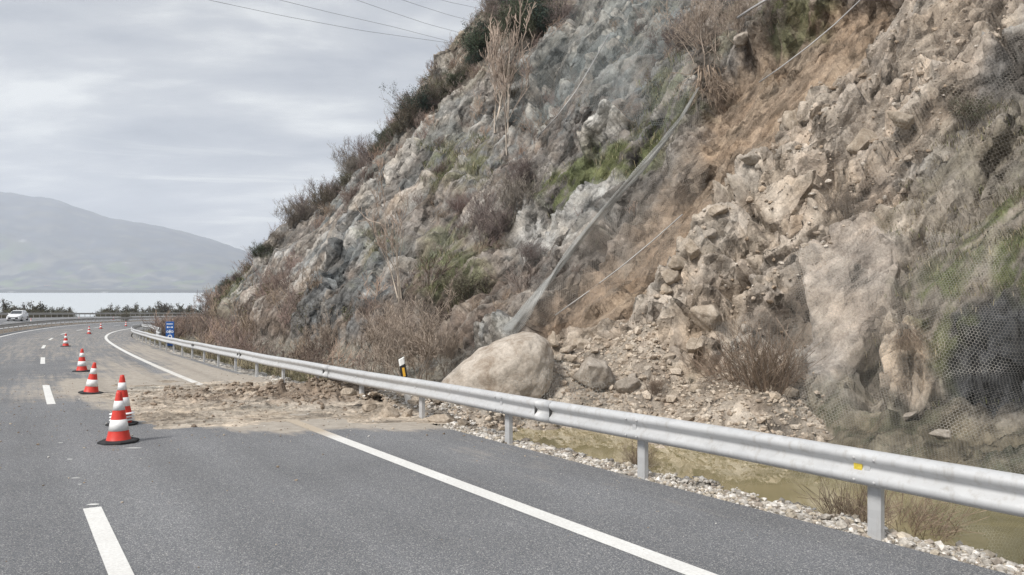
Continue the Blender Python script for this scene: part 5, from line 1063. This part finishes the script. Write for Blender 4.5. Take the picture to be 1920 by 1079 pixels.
# dark headland at the foot of the slope
u = np.linspace(-.50, .30, 90); dist = np.linspace(1500, 2100, 20); UU, DD = np.meshgrid(u, dist, indexing='ij'); pxm = CX+F*UU
hy = np.interp(pxm, [378, 388, 400, 415, 430, 470, 600], [549, 544, 540, 537, 536, 530, 520]); hh = (CY-hy)/F*1800+CAMZ
zz = LZ-1+(hh-LZ+1)*np.sin(np.clip((DD-1500)/600, 0, 1)*math.pi)**.6*sstep(375, 385, pxm)+2*fbm(UU*70, DD/40, 821, 3)*sstep(380, 400, pxm)-1.5*(pxm < 380)
tag(mesh_np('headland', np.stack([UU*DD, DD, zz], -1).reshape(-1, 3), grid_faces(*UU.shape), MT['mount'], np.zeros((UU.size, 3))+C(.06, .065, .05)), 'dark low wooded headland on the right end of the lake', kind='structure')
# far shore houses
hm = simple('pale_wall', (.75, .74, .70)); hrm = simple('far_roof', (.35, .18, .13))
for k, (px, w_, h_, lb) in enumerate([(90, 26, 9, 'small pale building on the far shore left of the long white one'), (120, 44, 9, 'long white building on the far shore'), (250, 16, 7, 'tiny pale house on the far shore in the middle'), (340, 22, 8, 'pale house on the far shore to the right'), (40, 14, 7, 'tiny house on the far shore at the left edge')]):
    D_ = 2900+60*k; X_ = (px-CX)/F*D_; i = np.unravel_index(0, (1, 1)); z_ = LZ+14+k*1.5
    hs = empty('house', (X_, D_, z_), .1*k, lb, 'house'); MB().box((0, 0, h_/2-6), (w_, 12, h_+12)).build('wall', hm, hs)
    MB().prism([(-w_/2-.5, h_), (w_/2+.5, h_), (w_/2-3, h_+3.5), (-w_/2+3, h_+3.5)], 13).build('roof', hrm, hs)
# trees beyond the far guardrail
for i in range(4):
    t = tw(900+i, 3, 2.0, .05, 3, 6, [.3, .5, .25, .6][i], (.10, .085, .07), up=.35, jit=.3, minr=.02, base=.2, ratio=.55)
    PL['far%d' % i] = [('trunk', mesh_data('trunk', t[0], t[1], t[2], MT['twig'])), ('crown', mesh_data('crown', *leaves(t[3], 520, .11, .16, [(.085, .09, .055), (.10, .09, .07), (.06, .075, .045), (.11, .10, .06)][i], 30+i, .6), MT['leaf']))]
FT = [(6, 26), (16, 22), (34, 18), (50, 20), (62, 22), (70, 14), (82, 24), (92, 14), (100, 13), (110, 15), (118, 13), (124, 15), (131, 12), (188, 10), (196, 13), (206, 19), (214, 12), (226, 14), (234, 18), (243, 20), (254, 14), (266, 15), (276, 14), (286, 18), (298, 22), (306, 26), (314, 17), (326, 18), (336, 20), (346, 16), (356, 17), (366, 18), (376, 16)]
for k, (px, h_) in enumerate(FT):
    oo = -24.5-(k*7 % 5)*.9; st = min(((abs(proj(*road(a, oo))[0]-px), a) for a in np.arange(95, 290, .5)))[1]; p = rp(st, oo); p.z = p.z-(abs(oo)-20.3)*.33; top = CAMZ-(590-h_*1.05-CY)/F*p.y; H = max(top-p.z, 1.2)
    plant('roadside_tree', 'far%d' % (k % 4), p, H/3.6, k*1.3, 'small sparse tree beyond the far guardrail, %s from the left edge of the picture' % (['first']+ORD[1:])[k], 'tree', 'trees between the far guardrail and the lake')
er = np.random.default_rng(77); sh_s = er.uniform(100, 285, 520); sh_o = er.uniform(-24, -21.2, 520); x, y, z = road(sh_s, sh_o); z = z-(abs(sh_o)-20.3)*.33
gapm = ~((proj(x, y, z)[0] > 138) & (proj(x, y, z)[0] < 182)); VV = []; FF = []; CC = []; b = 0
for k in np.where(gapm)[0]:
    V_, F_, C_ = LP[k % 4]; s_ = er.uniform(.9, 2.0); VV.append(V_*s_+np.array([x[k], y[k], z[k]])); FF.append(F_+b); CC.append(C_*.8); b += len(V_)
tag(mesh_np('hedge_scrub', np.concatenate(VV), np.concatenate(FF), MT['leaf'], np.concatenate(CC), smooth=False), 'low dark scrub behind the far guardrail', kind='stuff')
# a small bush in the median and the bare saplings at the end of the rail
for px, o_, h_, kd, lb in ((236, -9.0, 1.4, 'olive0', 'small dark bush in the median near the bend'), ):
    st = min(((abs(proj(*road(a, o_))[0]-px), a) for a in np.arange(60, 250, .5)))[1]; plant('evergreen_bush', kd, rp(st, o_), h_, 0, lb, 'bush')
for px, s_, lb in ((362, 1.9, 'slim bare sapling in front of the lake beside the slope'), (376, 1.3, 'shorter bare sapling right beside the foot of the slope')):
    q = at(px, 622, 62); q.z = near(q.x, q.y); plant('bare_tree', 'tree0', q, s_*.55, px, lb, 'tree')
# ------------------------------------------------------------------ pylon behind the ridge and its cables
MT['pylon'] = simple('pylon_steel', (.16, .165, .17), .6, .4); PD = 215.0; tip = at(848, 82, PD)
pr = empty('pylon', (tip.x+13, PD, tip.z-26), 0, 'lattice power pylon behind the ridge with only an arm tip showing', 'pylon')
m = MB(); zt = 34.0
for sx in (-1, 1):
    for sy in (-1, 1): m.tube([(sx*2.6, sy*2.6, -22), (sx*.7, sy*.7, 20), (sx*.1, sy*.1, zt)], .10, 4)
for k in range(14):
    z0_, z1_ = -22+k*3, -19+k*3; a0 = 2.6-1.9*(z0_+22)/42; a1 = 2.6-1.9*(z1_+22)/42
    for (ax, ay, bx, by) in ((-1, -1, 1, -1), (1, -1, 1, 1), (1, 1, -1, 1), (-1, 1, -1, -1)): m.tube([(ax*a0, ay*a0, z0_), (bx*a1, by*a1, z1_)], .05, 4)
m.build('mast', MT['pylon'], pr)
for z_, L in ((26.0, 13.0), (20.0, 10.0)):
    for sx in (-1, 1):
        a = MB()
        for sy in (-.6, .6): a.tube([(sx*.6, sy, z_), (sx*L, 0, z_)], .09, 4); a.tube([(sx*.5, sy, z_+2.4), (sx*L, 0, z_)], .09, 4)
        for k in range(1, 7): t_ = k/7; a.tube([(sx*(.6+(L-.6)*t_), .6*(1-t_), z_), (sx*(.6+(L-.6)*(t_-.1)), -.6*(1-t_), z_+2.4*(1-t_))], .04, 4)
        a.build('cross_arm', MT['pylon'], pr); MB().tube([(sx*(L-.3), 0, z_), (sx*(L-.4), .1, z_-3.2)], .07, 5).build('insulator', MT['pylon'], pr)
def line(pts, label):
    P = []
    for a in range(len(pts)-1):
        for k in range(10): P.append(pts[a].lerp(pts[a+1], k/10))
    P.append(pts[-1]); P = [P[0]]+[(P[k-1]+P[k]+P[k+1])/3 for k in range(1, len(P)-1)]+[P[-1]]
    o = MB().tube(P, [.012+.00016*p.y for p in P], 5).build('power_line', MT['pylon'], None, off=P[0], smooth=True); o.location = P[0]; tag(o, label, 'power line')
line([at(850, 82, PD), at(680, 58, 160), at(530, 30, 125), at(385, -1, 100), at(150, -62, 75)], 'lowest of the power lines crossing the grey sky')
line([at(858, 82, PD+6), at(735, 50, 165), at(620, 24, 130), at(515, -2, 105), at(300, -70, 75)], 'second lowest power line crossing the sky')
line([at(878, 66, PD+2), at(800, 45, 170), at(725, 20, 135), at(665, -1, 110), at(480, -80, 75)], 'third power line, the darkest one, reaching the ridge bushes')
line([at(905, 45, PD+2), at(840, 28, 180), at(790, 12, 150), at(745, -3, 120), at(600, -60, 80)], 'faint fourth power line near the top of the picture')
line([at(925, 22, PD+2), at(880, 12, 190), at(845, 5, 160), at(815, -3, 130), at(700, -50, 90)], 'faintest short power line in the top corner above the ridge')
# ------------------------------------------------------------------ haze, sky, sun, camera
M = Mat('haze_air'); v = M.n('VolumePrincipled'); v.inputs['Color'].default_value = (.86, .91, 1.0, 1); v.inputs['Density'].default_value = .00018; v.inputs['Anisotropy'].default_value = 0.0
M.t.links.new(v.outputs[0], M.out.inputs['Volume'])
o = MB().box((0, 2600, 335), (11800, 6500, 710)).build('haze', M.m); tag(o, 'pale haze in the air over the lake', kind='stuff')
w = bpy.data.worlds.new('World'); bpy.context.scene.world = w; w.use_nodes = True; w.cycles.sampling_method = 'NONE'; nt = w.node_tree; nt.nodes.clear()
N = Mat.__new__(Mat); N.t = nt; N.out = nt.nodes.new('ShaderNodeOutputWorld')
SUN_EL, SUN_AZ = math.radians(44), math.radians(222)
sky = N.n('TexSky'); sky.sky_type = 'NISHITA'; sky.sun_disc = False; sky.sun_elevation = SUN_EL; sky.sun_rotation = SUN_AZ; sky.air_density = 1.2; sky.dust_density = 2.5
bg1 = N.n('Background'); N.put(bg1.inputs[0], sky); bg1.inputs[1].default_value = .10
d = N.n('TexCoord').outputs['Generated']; sx = N.n('SeparateXYZ', x0=d); z = sx.outputs[2]
zc = N.math('ADD', N.math('MAXIMUM', z, 0.0), .22); q = N.n('CombineXYZ', x0=N.math('DIVIDE', sx.outputs[0], zc), x1=N.math('DIVIDE', sx.outputs[1], zc), x2=0.0).outputs[0]
q = N.scale(q, (1.0, 1.5, 1)); c1 = N.noise(q, 1.25, 7, .52, .35); c2 = N.noise(N.scale(q, (.9, 1.4, 1)), 2.6, 6, .55, .2); c3 = N.noise(N.scale(d, (1, 1, 4.5)), 3.6, 6, .6, .3)
cl_ = N.math('ADD', N.math('MULTIPLY', c1, .55), N.math('MULTIPLY', c2, .25)); cl_ = N.math('ADD', cl_, N.math('MULTIPLY', c3, .20))
cc = N.ramp(cl_, [(.36, (.27, .295, .34)), (.45, (.39, .41, .45)), (.52, (.50, .515, .54)), (.60, (.76, .77, .76))])
# rifts of light low over the lake
lowc = N.math('MULTIPLY', N.rng(N.noise(N.scale(d, (1.6, 1.6, 26)), 2.3, 6, .55, .25), .58, .72), N.math('MULTIPLY', N.rng(z, .03, .09), N.rng(z, .20, .11)), clamp=True)
cc = N.mix(N.math('MULTIPLY', lowc, .65), cc, (.98, .98, .92))
zen = N.rng(z, .33, .95, 1.0, 1.7)
cc = N.mix(1.0, cc, N.n('CombineColor', x0=zen, x1=zen, x2=zen).outputs[0], 'MULTIPLY')
gnd = N.mix(N.rng(z, -.02, .0), (.25, .25, .25), cc)
bg2 = N.n('Background'); N.put(bg2.inputs[0], gnd); bg2.inputs[1].default_value = 1.0
mx = N.n('MixShader'); mx.inputs[0].default_value = .93; N.put(mx.inputs[1], bg1); N.put(mx.inputs[2], bg2); nt.links.new(mx.outputs[0], N.out.inputs[0])
sl = bpy.data.lights.new('sun', 'SUN'); sl.energy = 3.8; sl.angle = math.radians(12); sl.color = (1, .96, .90); so_ = bpy.data.objects.new('sun', sl); col.objects.link(so_)
dv = Vector((math.sin(SUN_AZ)*math.cos(SUN_EL), math.cos(SUN_AZ)*math.cos(SUN_EL), math.sin(SUN_EL))); so_.rotation_euler = dv.to_track_quat('Z', 'Y').to_euler()
cam = bpy.data.cameras.new('camera'); co_ = bpy.data.objects.new('camera', cam); col.objects.link(co_); co_.location = (0, 0, CAMZ); co_.rotation_euler = (math.pi/2, 0, 0)
cam.sensor_width = 36; cam.lens = F/1920*36; cam.clip_start = .05; cam.clip_end = 30000; sc = bpy.context.scene; sc.camera = co_
sc.view_settings.view_transform = 'Standard'; sc.view_settings.look = 'None'; sc.view_settings.exposure = 0.18; sc.view_settings.gamma = 1
cy = sc.cycles; cy.max_bounces = 5; cy.diffuse_bounces = 3; cy.glossy_bounces = 3; cy.transparent_max_bounces = 24; cy.volume_bounces = 1; cy.use_denoising = True; cy.denoising_prefilter = 'NONE'
try: cy.denoiser = 'OPENIMAGEDENOISE'
except Exception: pass
